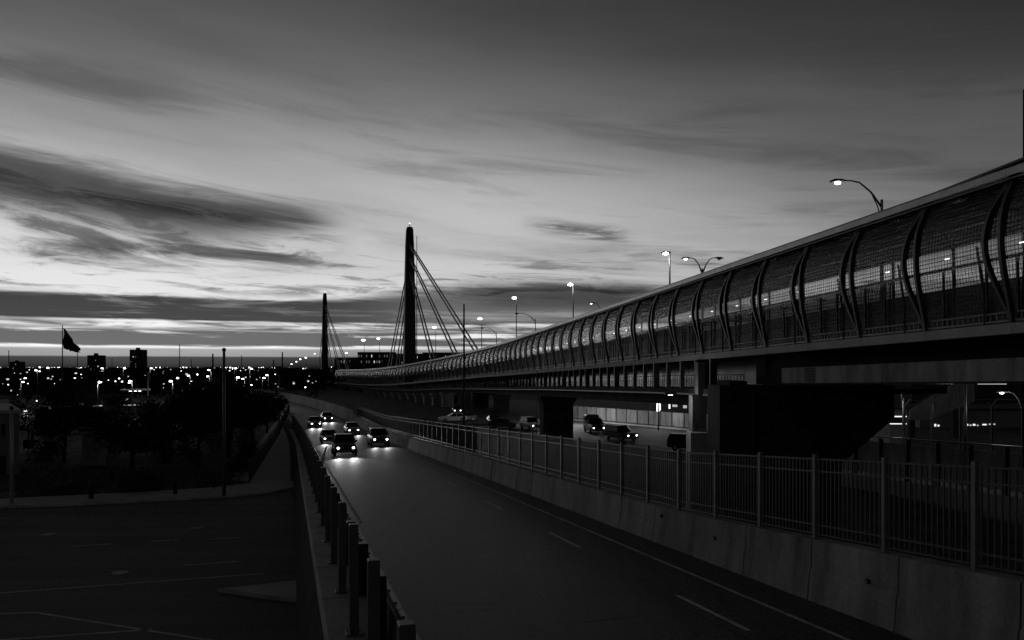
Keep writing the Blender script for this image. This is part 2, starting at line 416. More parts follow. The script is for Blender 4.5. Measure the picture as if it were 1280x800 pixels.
for a in frange(-2, 126, 4)[:-1]:
    b = a + 4
    mb = MB(); mb.sweep([[RW(1.745, v, zr(v) - .02), RW(1.90, v, zr(v) - .02), RW(1.86, v, zr(v) + .66), RW(1.78, v, zr(v) + .66)] for v in (a + .015, a + 2, b - .015)])
    mb.build('panel', 'black_metal', bar, inv)
    mb = MB(); mb.sweep([[RW(1.84, v, zr(v) + .68), RW(1.93, v, zr(v) + .68), RW(1.95, v, zr(v) + .76), RW(1.90, v, zr(v) + .80), RW(1.82, v, zr(v) + .78)] for v in (a + .02, a + 2, b - .02)])
    ra = mb.build('rail', 'grey_metal', bar, inv)
    mb = MB()
    for q in range(4): 
        v = a + .5 + q; mb.box(RW(1.80, v, zr(v) + .785) - Vector((.0, .04, 0)), RW(1.80, v, zr(v) + .785) + Vector((.07, .02, .03)))
    mb.build('rail_clips', 'grey_metal', ra); ra.children[0]['kind'] = 'stuff'
mk = MB(); bp = RW(1.42, 40, zr(40) + .1)  # lamp reflection on this post is put into its pale colour
mk.tube([bp + Vector((.0, 0, 0)), bp + Vector((.05, 0, .8)), bp + Vector((.12, 0, 1.5)), bp + Vector((.32, 0, 2.25))], [.10, .09, .06, .04], 8)
tag(mk.build('marker_post', 'pale_concrete', smooth=True), 'leaning marker post, coloured pale for lamp reflection, standing among the black barrier posts', 'marker post')

# right wall: safety-shape concrete panels, each separate, with the picket fence on top
def wh(v): return 1.08 + .40 * max(0.0, (21.6 - v) / 11.75) if v < 126 else 1.9
wall = empty('concrete_wall', RW(11, 0, 0), 0, 'long concrete parapet wall of jointed panels along the right of the road', 'wall')
inv = Matrix.Translation(-RW(11, 0, 0))
js = frange(-3.1, 124.3, 2.6) + frange(129.5, 300, 5.2)
for a, b in zip(js[:-1], js[1:]):
    mb = MB(); rings = []; o = random.uniform(-.012, .012)
    for v in (a + .018, b - .018):
        z = zr(v); h = wh(v)
        rings.append([RW(10.86+o, v, z - .1), RW(11.42, v, z - .1), RW(11.42, v, z + h), RW(11.03+o, v, z + h), RW(11.0+o, v, z + h - .03),
                      RW(10.985+o, v, z + h * .52), RW(10.955+o, v, z + h * .50), RW(10.90+o, v, z + .12)])
    mb.sweep(rings); pn = mb.build('panel', 'wall_concrete', wall, inv)
mb = MB()
mb.sweep([[RW(11.06, v, zr(v) - .2), RW(11.36, v, zr(v) - .2), RW(11.36, v, zr(v) + wh(v) - .04), RW(11.06, v, zr(v) + wh(v) - .04)] for v in frange(-3, 124, 2.6)]); mb.build('core', 'dark_concrete', wall, inv)
for pv_, dz_ in ((22.4, .70), (19.2, .52), (13.3, .62)):
    c = RW(10.985, pv_, zr(pv_) + dz_ + .15); mb = MB(); mb.tube([c + Vector((-.05, 0, 0)), c + Vector((.05, .01, 0))], .055, 8); mb.build('drain_hole', 'black_metal', wall, inv)
fence = empty('picket_fence', RW(11.2, 0, 0), 0, 'dark steel picket fence standing on the right-hand concrete wall', 'fence')
inv = Matrix.Translation(-RW(11.2, 0, 0)); FH = 1.78; UF = 11.2
def zf(v): return zr(v) + wh(min(v, 125))
mb = MB(); mb.bevbox((-.045, -.045, 0), (.045, .045, FH + .07), .01); mb.bevbox((-.09, -.09, 0), (.09, .09, .012), .003); fp = mb.mesh('post', 'post_metal'); fp2 = mb.mesh('post', 'fence_metal')
mb = MB(); mb.box((-.014, -.014, .10), (.014, .014, FH)); pk = mb.mesh('picket', 'fence_metal')
rest = MB(); npk = 0
for i in range(-5, 53):
    v0 = 10.97 + 2.14 * i
    if v0 > 123: break
    link('post', fp if v0 < 45 else fp2, fence, inv @ Matrix.Translation(RW(UF, v0, zf(v0))) @ rot)  # far posts coloured darker to offset headlight brightness
    for hh in (.10, .30, FH - .30, FH - .03):
        mb = MB(); mb.sweep([[RW(UF - .018, v, zf(v) + hh - .018), RW(UF + .018, v, zf(v) + hh - .018), RW(UF + .018, v, zf(v) + hh + .018), RW(UF - .018, v, zf(v) + hh + .018)] for v in (v0 + .04, v0 + 2.10)])
        mb.build('rail', 'fence_metal', fence, inv)
    for q in range(1, 16):
        v = v0 + 2.14 * q / 16; p = RW(UF, v, zf(v))
        if v > 7 and npk < 290:
            link('picket', pk, fence, inv @ Matrix.Translation(p) @ rot); npk += 1
        elif v > 7:
            rest.box(p + Vector((-.014, -.014, .1)), p + Vector((.014, .014, FH)))
tag(rest.build('far_pickets', 'fence_metal', fence, inv), kind='stuff')

# ------------------------------------------------------------------ path of the footbridge (near edge line)
def interp(tab, x):
    if x <= tab[0][0]: 
        (a, b), (c, d) = tab[0], tab[1]; return b + (d - b) * (x - a) / (c - a)
    for (a, b), (c, d) in zip(tab[:-1], tab[1:]):
        if x <= c: return b + (d - b) * (x - a) / (c - a)
    return tab[-1][1]
BAY = 3.85
SLOPE = [(0, -.172), (118, -.172), (185, -.37), (500, -.37)]
FLOOR = [(0, 10.93), (140, 7.40), (170, 6.35), (200, 5.05), (225, 4.05), (250, 3.35), (280, 2.85), (320, 2.6), (460, 2.5)]
LOWER = [(0, 7.95), (49, 7.68), (91, 6.72), (112, 6.1), (140, 5.4), (170, 4.6), (200, 3.4), (225, 2.75), (250, 2.3), (460, 2.1)]
DS = .385; wp = []; x = 19.3 - .172 * 9.0; y = 9.0
for i in range(int(440 / DS)):
    s_ = interp(SLOPE, y); d = Vector((s_, 1, 0)).normalized(); wp.append((x, y, d)); x += d.x * DS; y += d.y * DS
def wpt(s):
    i = max(0, min(len(wp) - 2, int(s / DS))); f = s / DS - i; a, b = wp[i], wp[i+1]
    return a[0] + (b[0]-a[0]) * f, a[1] + (b[1]-a[1]) * f, a[2]
def WL(s, lat, z, tab=FLOOR):                     # point beside the path: lat metres to its right, z above that table's level
    x, y, d = wpt(s); n = Vector((d.y, -d.x, 0)); return Vector((x, y, interp(tab, y) + z)) + n * lat
def sY(Y):
    for i, p in enumerate(wp):
        if p[1] >= Y: return i * DS
    return (len(wp) - 1) * DS
S_MAX = sY(330)

foot = empty('covered_footbridge', (wp[0][0], wp[0][1], 0), 0, 'long caged footbridge with curved ribs and a pale roof edge, sloping away on the right', 'footbridge')
finv = Matrix.Translation((-wp[0][0], -wp[0][1], 0))
# module meshes: local x along the bridge, y to the far side, z up from the walking surface
def prof(t):                                       # cage outline, bulging out over the road
    z = 4.42 * t; y = -.36 * math.sin(math.pi * min(1, t ** 1.25 * 1.03)) + (.12 * max(0, t - .8) / .2)
    return y, z
def rib(ds):
    mb = MB(); rings = []
    for i in range(15):
        t = i / 14; yy, zz = prof(t); xx = ds * math.sin(math.pi * t ** 1.2) if 0 < t < 1 else 0
        w, dpt = .055 + .05 * max(0, t - .75) / .25, .085
        rings.append([(xx - w, yy - dpt, zz), (xx + w, yy - dpt, zz), (xx + w, yy + dpt, zz), (xx - w, yy + dpt, zz)])
    mb.sweep(rings); return mb.mesh('rib', 'rib_metal')
ribA, ribB = rib(.0), rib(.66)
mb = MB(); yb, zb = prof(.5); mb.tube([(1.12, -.02, -.02), (1.12, -.02, 1.1), (1.12, yb + .1, 2.5)], .045, 6); upright = mb.mesh('upright', 'rib_metal')
ROOF = [(-.02, 4.50), (.7, 4.84), (1.5, 5.02), (2.4, 5.02), (3.2, 4.84), (3.72, 4.50), (4.03, 4.10), (4.22, 3.66)]
def ext(profile, x0, x1): return [[(x, a, b) for a, b in profile] for x in (x0, x1)]
mb = MB(); mb.sweep(ext(ROOF + [(a, b + .09) for a, b in ROOF[::-1]], -.004, BAY + .004)); roof_me = mb.mesh('roof_panel', 'roof_metal')
mb = MB(); mb.sweep(ext([(-.16, 4.44), (-.02, 4.44), (-.02, 4.70), (-.13, 4.70), (-.16, 4.66)], .006, BAY - .006))
gut_me = mb.mesh('gutter', 'pale_metal')
mb = MB(); mb.sweep(ext([(-.05, 4.36), (.02, 4.36), (.02, 4.40), (-.05, 4.40)], .0, BAY)); lip_me = mb.mesh('gutter_lip', 'grey_metal')
mb = MB(); mb.sweep(ext([(.35, 4.83), (.39, 4.83), (.39, 4.89), (.35, 4.89)], 0, BAY))
for q in (.2, 2.1): mb.box((q, .34, 4.70), (q + .05, .40, 4.85))
snow_me = mb.mesh('roof_rail', 'dark_metal')
mb = MB(); mb.bevbox((.008, -.06, -.33), (BAY - .008, .2, 0), .015); fas_me = mb.mesh('fascia', 'pale_concrete')
mb = MB(); mb.box((-.003, .2, -.28), (BAY + .003, 4.3, -.04)); floor_me = mb.mesh('floor_slab', 'dark_concrete')
mb = MB(); mb.box((0, -.03, .30), (BAY, .01, .36)); mb.box((0, -.03, .05), (BAY, .01, .11))
for q in range(16): mb.box((.1 + q * .24, -.025, .11), (.17 + q * .24, .005, .30))
kick_me = mb.mesh('kick_rail', 'grey_metal')
# wire mesh panels
mb = MB(); R_ = .0075
for q in range(30):
    t = .03 + .93 * q / 29; yy, zz = prof(t); yy -= .02
    mb.add([(0, yy - R_, zz), (0, yy, zz + R_), (0, yy + R_, zz - R_), (BAY, yy - R_, zz), (BAY, yy, zz + R_), (BAY, yy + R_, zz - R_)], [(0,1,4,3), (1,2,5,4), (2,0,3,5)])
for q in range(26):
    x = .074 + q * .148; pts = [(x,) + prof(.02 + .95 * i / 8) for i in range(9)]
    mb.tube([(a, b - .02, c) for a, b, c in pts], R_, 3, False)
mesh_me = mb.mesh('wire_mesh', 'black_metal')
mb = MB(); mb.sheet([[(x, prof(.40 + .58 * i / 12)[0] + .03, prof(.40 + .58 * i / 12)[1]) for x in (.03, BAY - .03)] for i in range(13)]); sheen_me = mb.mesh('sheen_sheet', 'sheen_sheet', True)  # curved sheets added behind the mesh for their sheen
mb = MB()
for q in range(16):
    t = .03 + .93 * q / 15; yy, zz = prof(t); yy -= .02
    mb.add([(0, yy - R_, zz), (0, yy, zz + R_), (0, yy + R_, zz - R_), (BAY, yy - R_, zz), (BAY, yy, zz + R_), (BAY, yy + R_, zz - R_)], [(0,1,4,3), (1,2,5,4), (2,0,3,5)])
for q in range(5):
    x = .3 + q * .8; mb.tube([(x, prof(.02 + .95 * i / 8)[0] - .02, prof(.02 + .95 * i / 8)[1]) for i in range(9)], R_, 3, False)
mesh2_me = mb.mesh('wire_mesh', 'black_metal')
mb = MB()
for q in range(11):
    z = 2.05 + q * .15; mb.add([(0, 4.2, z - R_), (0, 4.2, z + R_), (0, 4.2 + R_, z), (BAY, 4.2, z - R_), (BAY, 4.2, z + R_), (BAY, 4.2 + R_, z)], [(0,1,4,3), (1,2,5,4), (2,0,3,5)])
for q in range(26):
    x = .074 + q * .148; mb.tube([(x, 4.2, 2.0), (x, 4.2, 3.62)], R_, 3, False)
farmesh_me = mb.mesh('far_wire_mesh', 'black_metal')
mb = MB(); mb.box((0, 4.02, 2.80), (BAY, 4.14, 2.90)); frail_me = mb.mesh('far_rail', 'dark_metal')
mb = MB(); mb.box((1.9, 4.03, -.03), (1.98, 4.12, 2.80)); mb.box((.4, 4.03, -.03), (.46, 4.12, 2.80)); fbal_me = mb.mesh('far_balusters', 'rib_metal')
mb = MB(); mb.box((-.05, 4.16, -.04), (.05, 4.26, 3.7)); fpost_me = mb.mesh('far_post', 'black_metal')
mb = MB(); mb.box((.02, 4.17, -.02), (BAY - .02, 4.21, 1.35))
fpanel_me = mb.mesh('far_panel', 'black_metal')
mb = MB()
for q in range(40): mb.box((.04 + q * .096, 4.18, 1.35), (.110 + q * .096, 4.20, 2.0))
mb.box((.0, 4.17, 2.0), (BAY, 4.21, 2.05)); fslat_me = mb.mesh('far_slats', 'dark_metal')
mb = MB()
for q in range(40): mb.box((.04 + q * .096, 4.18, 2.05), (.085 + q * .096, 4.20, 2.80))
screen_me = mb.mesh('far_screen', 'black_metal')
mb = MB()
for yy, zz in ((.35, 4.62), (1.0, 4.88), (1.9, 4.99), (2.8, 4.90), (3.62, 4.53)): mb.box((-.002, yy - .04, zz - .10), (BAY + .002, yy + .04, zz + .01))
purlin_me = mb.mesh('purlins', 'rib_metal')
mb = MB(); mb.tube([(0, .1, 4.45), (0, .9, 4.78), (0, 2.2, 4.86), (0, 3.2, 4.74), (0, 3.85, 4.2), (0, 4.15, 3.62)], .05, 6); rafter_me = mb.mesh('rafter', 'rib_metal')
mb = MB(); mb.box((1.2, 3.92, .98), (2.7, 3.98, 1.03)); 
mb = MB(); mb.bevbox((.10, 4.04, 3.24), (.30, 4.12, 3.29), .01); wl_me = mb.mesh('lamp', 'added_walk_lamp')  # glowing boxes added in each bay to lighten roof underside and ribs
nb = 0; s = 0.0
while s < S_MAX:
    x, y, d = wpt(s); x2, y2, d2 = wpt(s + BAY)
    a = Vector((x, y, interp(FLOOR, y))); b = Vector((x2, y2, interp(FLOOR, y2)))
    ex = (b - a).normalized(); ey = Vector((ex.y, -ex.x, 0)).normalized(); ez = ex.cross(ey); ez = ez if ez.z > 0 else -ez
    m = Matrix(((ex.x, ey.x, ez.x, a.x), (ex.y, ey.y, ez.y, a.y), (ex.z, ey.z, ez.z, a.z), (0, 0, 0, 1)))
    mw = finv @ m
    link('rib', ribA, foot, mw); link('rib', ribB, foot, mw); link('upright', upright, foot, mw)
    rf = link('roof_panel', roof_me, foot, mw); I = Matrix.Identity(4)
    link('gutter', gut_me, rf, I); link('gutter_lip', lip_me, rf, I); link('roof_rail', snow_me, rf, I); link('rafter', rafter_me, foot, mw); link('purlins', purlin_me, rf, I); link('sheen_sheet', sheen_me, foot, mw); link('lamp', wl_me, foot, mw)
    if y > 33: link('far_screen', screen_me, foot, mw)
    link('fascia', fas_me, foot, mw); link('floor_slab', floor_me, foot, mw)
    link('wire_mesh', mesh_me if y < 58 else mesh2_me, foot, mw); link('far_rail', frail_me, foot, mw); link('far_post', fpost_me, foot, mw); link('far_balusters', fbal_me, foot, mw); link('far_panel', fpanel_me, foot, mw)
    if y < 58: link('far_wire_mesh', farmesh_me, foot, mw)
    if y < 200: link('kick_rail', kick_me, foot, mw); link('far_slats', fslat_me, foot, mw)
    s += BAY; nb += 1
# a lifted sheet on the near end of the roof
mb = MB(); rings = []
for s_, h in ((-2, .62), (8, .56), (13, .46), (17.5, .30), (19.5, .24)):
    rings.append([WL(s_, .15, 4.5 + h), WL(s_, 2.2, 4.9 + h), WL(s_, 2.2, 4.97 + h), WL(s_, .15, 4.57 + h)])
mb.sweep(rings); mb.build('roof_cover', 'dark_metal', foot, finv)

# ------------------------------------------------------------------ road bridge under and beyond the footbridge
def wsweep(mb, prof_, s0, s1, st, tab):
    mb.sweep([[WL(s, a, b, tab) for a, b in prof_] for s in frange(s0, s1, st)]); return mb
S46, S330, S440 = sY(45.0), S_MAX, sY(418)
deck = empty('road_bridge', (wp[0][0], wp[0][1], 0), 0, 'dark road bridge deck with slender posts running beneath the footbridge', 'bridge')
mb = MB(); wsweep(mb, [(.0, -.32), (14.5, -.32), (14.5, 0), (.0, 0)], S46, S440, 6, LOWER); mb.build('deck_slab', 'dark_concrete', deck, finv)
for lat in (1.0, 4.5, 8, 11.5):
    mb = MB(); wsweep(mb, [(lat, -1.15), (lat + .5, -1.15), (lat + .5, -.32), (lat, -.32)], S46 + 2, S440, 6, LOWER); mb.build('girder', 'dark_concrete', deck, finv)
mb = MB(); wsweep(mb, [(-.06, -.40), (.0, -.40), (.0, -.30), (-.06, -.30)], S46, S440, 6, LOWER); mb.build('edge_pipe', 'grey_metal', deck, finv)
s = S46 + .8; k = 0
while s < sY(262):
    wA = .13 if k % 4 else .2
    p0 = WL(s, .12, -.02, LOWER); p1 = WL(s, .12, -.30)
    mb = MB(); mb.sweep([[p + Vector(q) for q in ((-wA, -.1, 0), (wA, -.1, 0), (wA, .1, 0), (-wA, .1, 0))] for p in (p0, p1)]); mb.build('slender_post', 'black_metal', deck, finv)
    s += 2.3 * random.uniform(.97, 1.03); k += 1
# added metal reflector sheets behind the open storey, tilted to mirror the sky, and a light railing in front
for s in frange(S46 + 1, sY(230), 2.3)[:-1]:
    mb = MB(); rings = []
    for t in (s + .02, s + 2.28):
        x, y, d_ = wpt(t); gap = interp(FLOOR, y) - .3 - interp(LOWER, y)
        rings.append([WL(t, 3.2, .05, LOWER), WL(t, 3.25, .05, LOWER), WL(t, 3.25 + gap * .07, gap, LOWER), WL(t, 3.2 + gap * .07, gap, LOWER)])
    mb.sweep(rings); mb.build('sky_mirror_panel', 'sky_mirror_panel', deck, finv)
mb = MB()
for s in frange(S46, sY(210), .42):
    p = WL(s, 1.6, 0, LOWER); mb.box(p + Vector((-.018, -.018, 0)), p + Vector((.018, .018, .8)))
wsweep(mb, [(1.56, .8), (1.64, .8), (1.64, .86), (1.56, .86)], S46, sY(210), 6, LOWER)
tag(mb.build('inner_railing_bars', 'black_metal', deck, finv), kind='stuff')
# far parapet with railing bars
mb = MB(); wsweep(mb, [(14.2, 0), (14.5, 0), (14.5, .06), (14.2, .06)], S46, S440, 6, LOWER); mb.build('far_parapet', 'dark_concrete', deck, finv)
mb = MB()
for s in frange(S46, sY(250), .45):
    p = WL(s, 14.35, .05, LOWER); mb.box(p + Vector((-.02, -.02, 0)), p + Vector((.02, .02, .75)))
wsweep(mb, [(14.3, .78), (14.4, .78), (14.4, .84), (14.3, .84)], S46, sY(250), 6, LOWER)
tag(mb.build('far_railing_bars', 'dark_metal', deck, finv), kind='stuff')
# deep girder carrying the near end
S0, S39 = -1.5, sY(39.5)
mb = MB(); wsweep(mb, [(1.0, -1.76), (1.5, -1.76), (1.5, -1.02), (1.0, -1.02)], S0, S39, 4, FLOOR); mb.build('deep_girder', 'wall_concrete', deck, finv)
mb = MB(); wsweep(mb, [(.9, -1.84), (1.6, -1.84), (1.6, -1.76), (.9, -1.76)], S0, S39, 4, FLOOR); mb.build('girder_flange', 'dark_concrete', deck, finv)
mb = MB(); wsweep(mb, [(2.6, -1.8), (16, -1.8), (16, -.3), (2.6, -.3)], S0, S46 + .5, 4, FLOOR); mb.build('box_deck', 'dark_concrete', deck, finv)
for q in range(9):
    z = -1.70 + q * .075; s = sY(36.6); mb = MB(); mb.sweep([[WL(s + t, .97, z), WL(s + t, 1.0, z), WL(s + t, 1.0, z + .035), WL(s + t, .97, z + .035)] for t in (0, .9)]); mb.build('louvre', 'dark_concrete', deck, finv)

# piers
def pier(s, lat0, lat1, thick, ztop, mtl, label, name='bridge_pier', flare=0.0, zbot=0.0, group='piers under the road bridge'):
    x, y, d = wpt(s); n = Vector((d.y, -d.x, 0)); c = Vector((x, y, 0)) + n * (lat0 + lat1) / 2; h = (lat1 - lat0) / 2
    e = empty(name, (c.x, c.y, 0), math.atan2(n.y, n.x), label, 'pier', group)
    mb = MB(); mb.bevbox((-h, -thick/2, 0), (h, thick/2, ztop - .9), .03); mb.build('column', mtl, e)
    mb = MB(); mb.sweep([[(-h - flare, q, ztop - .35), (h + flare, q, ztop - .35), (h + flare, q, ztop), (-h - flare, q, ztop)] if False else [(-h, q, ztop - .9), (h, q, ztop - .9), (h + flare, q, ztop - .3), (h + flare, q, ztop), (-h - flare, q, ztop), (-h - flare, q, ztop - .3)] for q in (-thick/2 - .08, thick/2 + .08)])
    mb.build('cap', mtl, e); return e
def lowz(s): return interp(LOWER, wpt(s)[1])
i = 0
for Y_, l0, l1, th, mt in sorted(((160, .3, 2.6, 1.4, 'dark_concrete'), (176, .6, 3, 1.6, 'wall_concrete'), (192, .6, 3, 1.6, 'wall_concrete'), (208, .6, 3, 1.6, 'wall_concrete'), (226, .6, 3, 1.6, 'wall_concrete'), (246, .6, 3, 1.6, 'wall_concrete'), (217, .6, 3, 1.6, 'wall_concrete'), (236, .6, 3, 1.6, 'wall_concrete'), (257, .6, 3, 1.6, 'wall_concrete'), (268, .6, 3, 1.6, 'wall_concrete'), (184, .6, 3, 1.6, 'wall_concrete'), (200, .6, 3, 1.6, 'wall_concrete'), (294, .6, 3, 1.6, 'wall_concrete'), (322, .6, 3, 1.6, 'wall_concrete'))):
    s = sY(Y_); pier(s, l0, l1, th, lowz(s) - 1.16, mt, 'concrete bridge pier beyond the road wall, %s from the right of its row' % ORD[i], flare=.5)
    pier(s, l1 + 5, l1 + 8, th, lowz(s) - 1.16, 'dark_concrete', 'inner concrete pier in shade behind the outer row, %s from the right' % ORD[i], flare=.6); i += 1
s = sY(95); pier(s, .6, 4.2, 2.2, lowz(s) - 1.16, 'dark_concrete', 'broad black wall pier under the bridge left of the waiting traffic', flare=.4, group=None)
# the great hammerhead pier at the near span
e = empty('hammerhead_pier', (13.4, 42.5, 0), 0, 'huge black hammerhead pier with slanting shoulders beneath the deep girder', 'pier')
mb = MB(); out = [(-2.5, 0), (3.4, 0), (3.6, 4.0), (6.3, 6.35), (6.3, 8.02), (-2.7, 8.02), (-2.7, 4.5)]
mb.sweep([[(a, q, b) for a, b in out] for q in (-1.3, 1.3)]); mb.build('shaft', 'dark_concrete', e)
mb = MB(); mb.tube([(-1.0, -1.45, 0), (-1.0, -1.45, 7.9)], .08, 8); mb.build('downpipe', 'dark_metal', e)
for a in (-2.2, 1.2, 4.6):
    mb = MB(); mb.bevbox((a, -1.36, 8.02), (a + .9, 1.2, 8.25), .03); mb.build('bearing', 'dark_concrete', e)
c = P(872, 500, 47.5); e = empty('bridge_column', (c.x, c.y, 0), 0, 'pale square concrete column on a wider pedestal at the end of the slender posts', 'column')
mb = MB(); mb.bevbox((-.42, -.5, 5.15), (.42, .5, 7.3), .03); mb.build('shaft', 'wall_concrete', e)
mb = MB(); mb.bevbox((-.55, -.65, 0), (.65, .6, 5.15), .05); mb.build('pedestal', 'pale_concrete', e)
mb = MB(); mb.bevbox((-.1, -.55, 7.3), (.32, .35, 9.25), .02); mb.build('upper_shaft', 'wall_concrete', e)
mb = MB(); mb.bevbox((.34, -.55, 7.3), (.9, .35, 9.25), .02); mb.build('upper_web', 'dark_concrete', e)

c = P(838, 493.5, 47); e = empty('soffit_light', c, 0, 'small lit fitting hung under the deck edge beside the pale column', 'light fitting')
mb = MB(); mb.bevbox((-.35, -.12, 0), (.35, .12, .14), .02); mb.build('housing', 'dark_metal', e)
mb = MB(); mb.box((-.13, -.06, -.03), (.13, .06, -.002)); mb.build('tube', 'tube_light', e)
mb = MB(); mb.tube([(0, 0, .14), (0, 0, .5)], .03, 6); mb.build('hanger', 'dark_metal', e)
_l = bpy.data.lights.new('tube_glow', 'POINT'); _l.energy = 45; _l.shadow_soft_size = .25; _o = bpy.data.objects.new('tube_glow', _l); col.objects.link(_o); _o.parent = e; _o.location = (0, 0, -.3)
# thin service poles rising in front of the piers
def pole(name, px, pb, pt, w, m, label, cat='pole', Y=None, extra=None):
    b = G(px, pb) if Y is None else Vector(((px - 640) / 1000 * Y, Y, 0)); top = CAM_H - (pt - 458) / 1000 * b.y
    mb = MB(); mb.tube([(0, 0, 0), (0, 0, top * .5), (0, 0, top)], [w * 1.15, w, w * .75], 8); 
    if extra:
        e = empty(name, b, 0, label, cat); mb.build('shaft', m, e, smooth=True); extra(e, top); return e
    o = mb.build(name, m, None, Matrix.Translation(b), True); tag(o, label, cat); return o
pole('service_pole', 671, 0, 463, .05, 'grey_metal', 'thin pale pole in front of the black wall pier', Y=90)
pole('service_pole', 590, 0, 478, .07, 'grey_metal', 'thin pale pole beside the dark pier at the end of the wall', Y=150)
pole('mast', 580, 0, 380, .16, 'black_metal', 'tall bare black mast rising through the cables right of the near pylon', 'mast', Y=120)
pole('mast', 1279.5, 0, 112, .035, 'black_metal', 'black mast cut by the right edge of the picture above the roof', 'mast', Y=30)

# ------------------------------------------------------------------ pylons with stays
def pylon(px, Y, ztop, w, label, right, left):
    b = Vector(((px - 640) / 1000 * Y, Y, 0)); e = empty('pylon', b, .3, label, 'pylon', 'pylons of the cable-stayed bridge')
    mb = MB(); rings = []
    for z, q in ((0, 1.28), (ztop * .35, 1.12), (ztop * .7, .95), (ztop * .9, .80), (ztop * .985, .66), (ztop, .5)):
        h = w / 2 * q; ch = h * .3; rings.append([(-h+ch, -h, z), (h-ch, -h, z), (h, -h+ch, z), (h, h-ch, z), (h-ch, h, z), (-h+ch, h, z), (-h, h-ch, z), (-h, -h+ch, z)])
    mb.sweep(rings); mb.build('shaft', 'tower_paint', e)
    mb = MB(); mb.tube([(0, 0, ztop), (0, 0, ztop + .9)], .12, 6); cp = mb.build('beacon_mast', 'dark_metal', e)
    mb = MB(); mb.ico((0, 0, ztop + 1.0), .22); mb.build('beacon', 'far_light', cp)
    iv = Matrix.Rotation(-.3, 4, 'Z') @ Matrix.Translation(-b)
    for za, (ax, aY, azz) in right + left:
        A = Vector(((ax - 640) / 1000 * aY, aY, azz))
        for o in (-.36, .36):
            t0 = b + Vector((o * .6, 0, za)); t1 = A + Vector((o * 1.4, 0, 0))
            mb = MB(); mb.tube([t0, t1], .19, 6); mb.build('stay_cable', 'pale_metal', e, iv)
    return e
pylon(512, 220, 47.3, 2.75, 'near tall tapered pylon with stay cables fanning to both sides',
      [(42.6, (618, 150, 6.5)), (39.3, (585, 168, 6)), (35.9, (549, 192, 5))], [(38, (483, 264, 3.2)), (33, (494, 242, 3.4))])
pylon(406, 410, 46.4, 2.75, 'far slim tapered pylon standing left of the near one',
      [(41, (440, 335, 3)), (37, (428, 360, 3)), (33, (416, 385, 3))], [(36, (398, 440, 3)), (31, (402, 425, 3))])

# ------------------------------------------------------------------ street lamps
def cobra(name, base, zlamp, arm, label, group=None, ang=math.pi, double=False, r=.09, lampr=.2, cat='street lamp', lit=True, power=0.0, polem='grey_metal'):
    e = empty(name, base, ang, label, cat, group); h = zlamp - base[2]
    mb = MB(); mb.tube([(0, 0, 0), (0, 0, h * .6), (0, 0, h - (.9 if arm else 0))], [r * 1.25, r, r * .7], 8); mb.build('pole', polem, e, smooth=True)
    for sgn in ((1, -1) if double else (1,)):
        if arm:
            mb = MB(); mb.tube([(0, 0, h - 1.3), (sgn * arm * .28, 0, h - .55), (sgn * arm * .6, 0, h - .05), (sgn * arm * .85, 0, h + .05), (sgn * arm, 0, h + .03)], [.055, .05, .045, .04, .04], 6); ar = mb.build('arm', 'dark_metal', e, smooth=True)
            mb = MB(); mb.tube([(0, 0, h - 2.0), (sgn * arm * .12, 0, h - 1.2), (sgn * arm * .3, 0, h - .52)], .03, 6); mb.build('brace', 'dark_metal', ar, Matrix.Identity(4))
        x = sgn * arm
        mb = MB(); mb.tube([(x - sgn*.1, 0, h + .04), (x + sgn*.15, 0, h + .06), (x + sgn*.5, 0, h + .05), (x + sgn*.75, 0, h)], [.06, .13, .16, .07], 8, flat=.6); hd = mb.build('head', 'dark_metal', e, smooth=True)
        mb = MB(); mb.ico((x + sgn*.36, 0, h - .06), lampr, (1.15, 1.0, .6)); mb.build('bulb', 'lamp' if (lit and sgn == 1) else 'dark_metal', hd, Matrix.Identity(4), True)
        if power and lit and sgn == 1:
            l = bpy.data.lights.new('bulb_light', 'POINT'); l.energy = power; l.shadow_soft_size = .2; lo = bpy.data.objects.new('bulb_light', l); col.objects.link(lo); lo.parent = hd; lo.location = (x + sgn*.36, 0, h - .35)
    return e
def blamp(px, py, Y, arm, label, poleoff, **k):
    lp = P(px, py, Y); ang = math.pi if poleoff > 0 else 0.0
    base = (lp.x + (1 if poleoff > 0 else -1) * (arm + .36), lp.y, interp(LOWER, Y))
    return cobra('street_lamp', base, lp.z, arm, label, 'lamps along the road bridge', ang, **k)
blamp(1047, 227, 40, 1.85, 'single lit lamp on a curved arm above the near footbridge roof', 1, lampr=.16, power=60)
blamp(832, 316, 69, .0, 'bright lit lamp on a dark post where the roof line is halfway up', 1, lampr=.26, power=60)
blamp(857, 323, 72, 1.15, 'lit half of the double-armed lamp right of the bright post lamp', 1, double=True, lampr=.17)
blamp(713, 355, 103, .0, 'tall single post lamp above the middle of the footbridge roof', 1, lampr=.36, power=60)
blamp(739, 379, 108, 1.0, 'small low arm lamp just peeping over the roof right of the tall post lamp', 1, lampr=.12)
blamp(643, 372, 144, .0, 'tall post lamp with a lit globe left of the middle of the roof', 1, lampr=.42)
blamp(646, 392, 140, 2.9, 'unlit curved arm lamp behind the tall lit globe post', 1, lit=False)
blamp(600, 398, 172, .0, 'post lamp just right of the bare black mast', 1, lampr=.46)
blamp(603, 410, 168, 2.6, 'low curved arm lamp to the right of the mast', 1, lampr=.2, lit=False)
blamp(543, 409, 215, .0, 'post lamp between the stay cables right of the near pylon', 1, lampr=.5)
blamp(454, 425, 270, .0, 'post lamp halfway between the two pylons', 1, lampr=.65)
blamp(473, 423, 262, .0, 'post lamp just left of the near pylon cables', 1, lampr=.5)
blamp(433, 441, 330, .0, 'low small post lamp right of the far pylon', 1, lampr=.5)
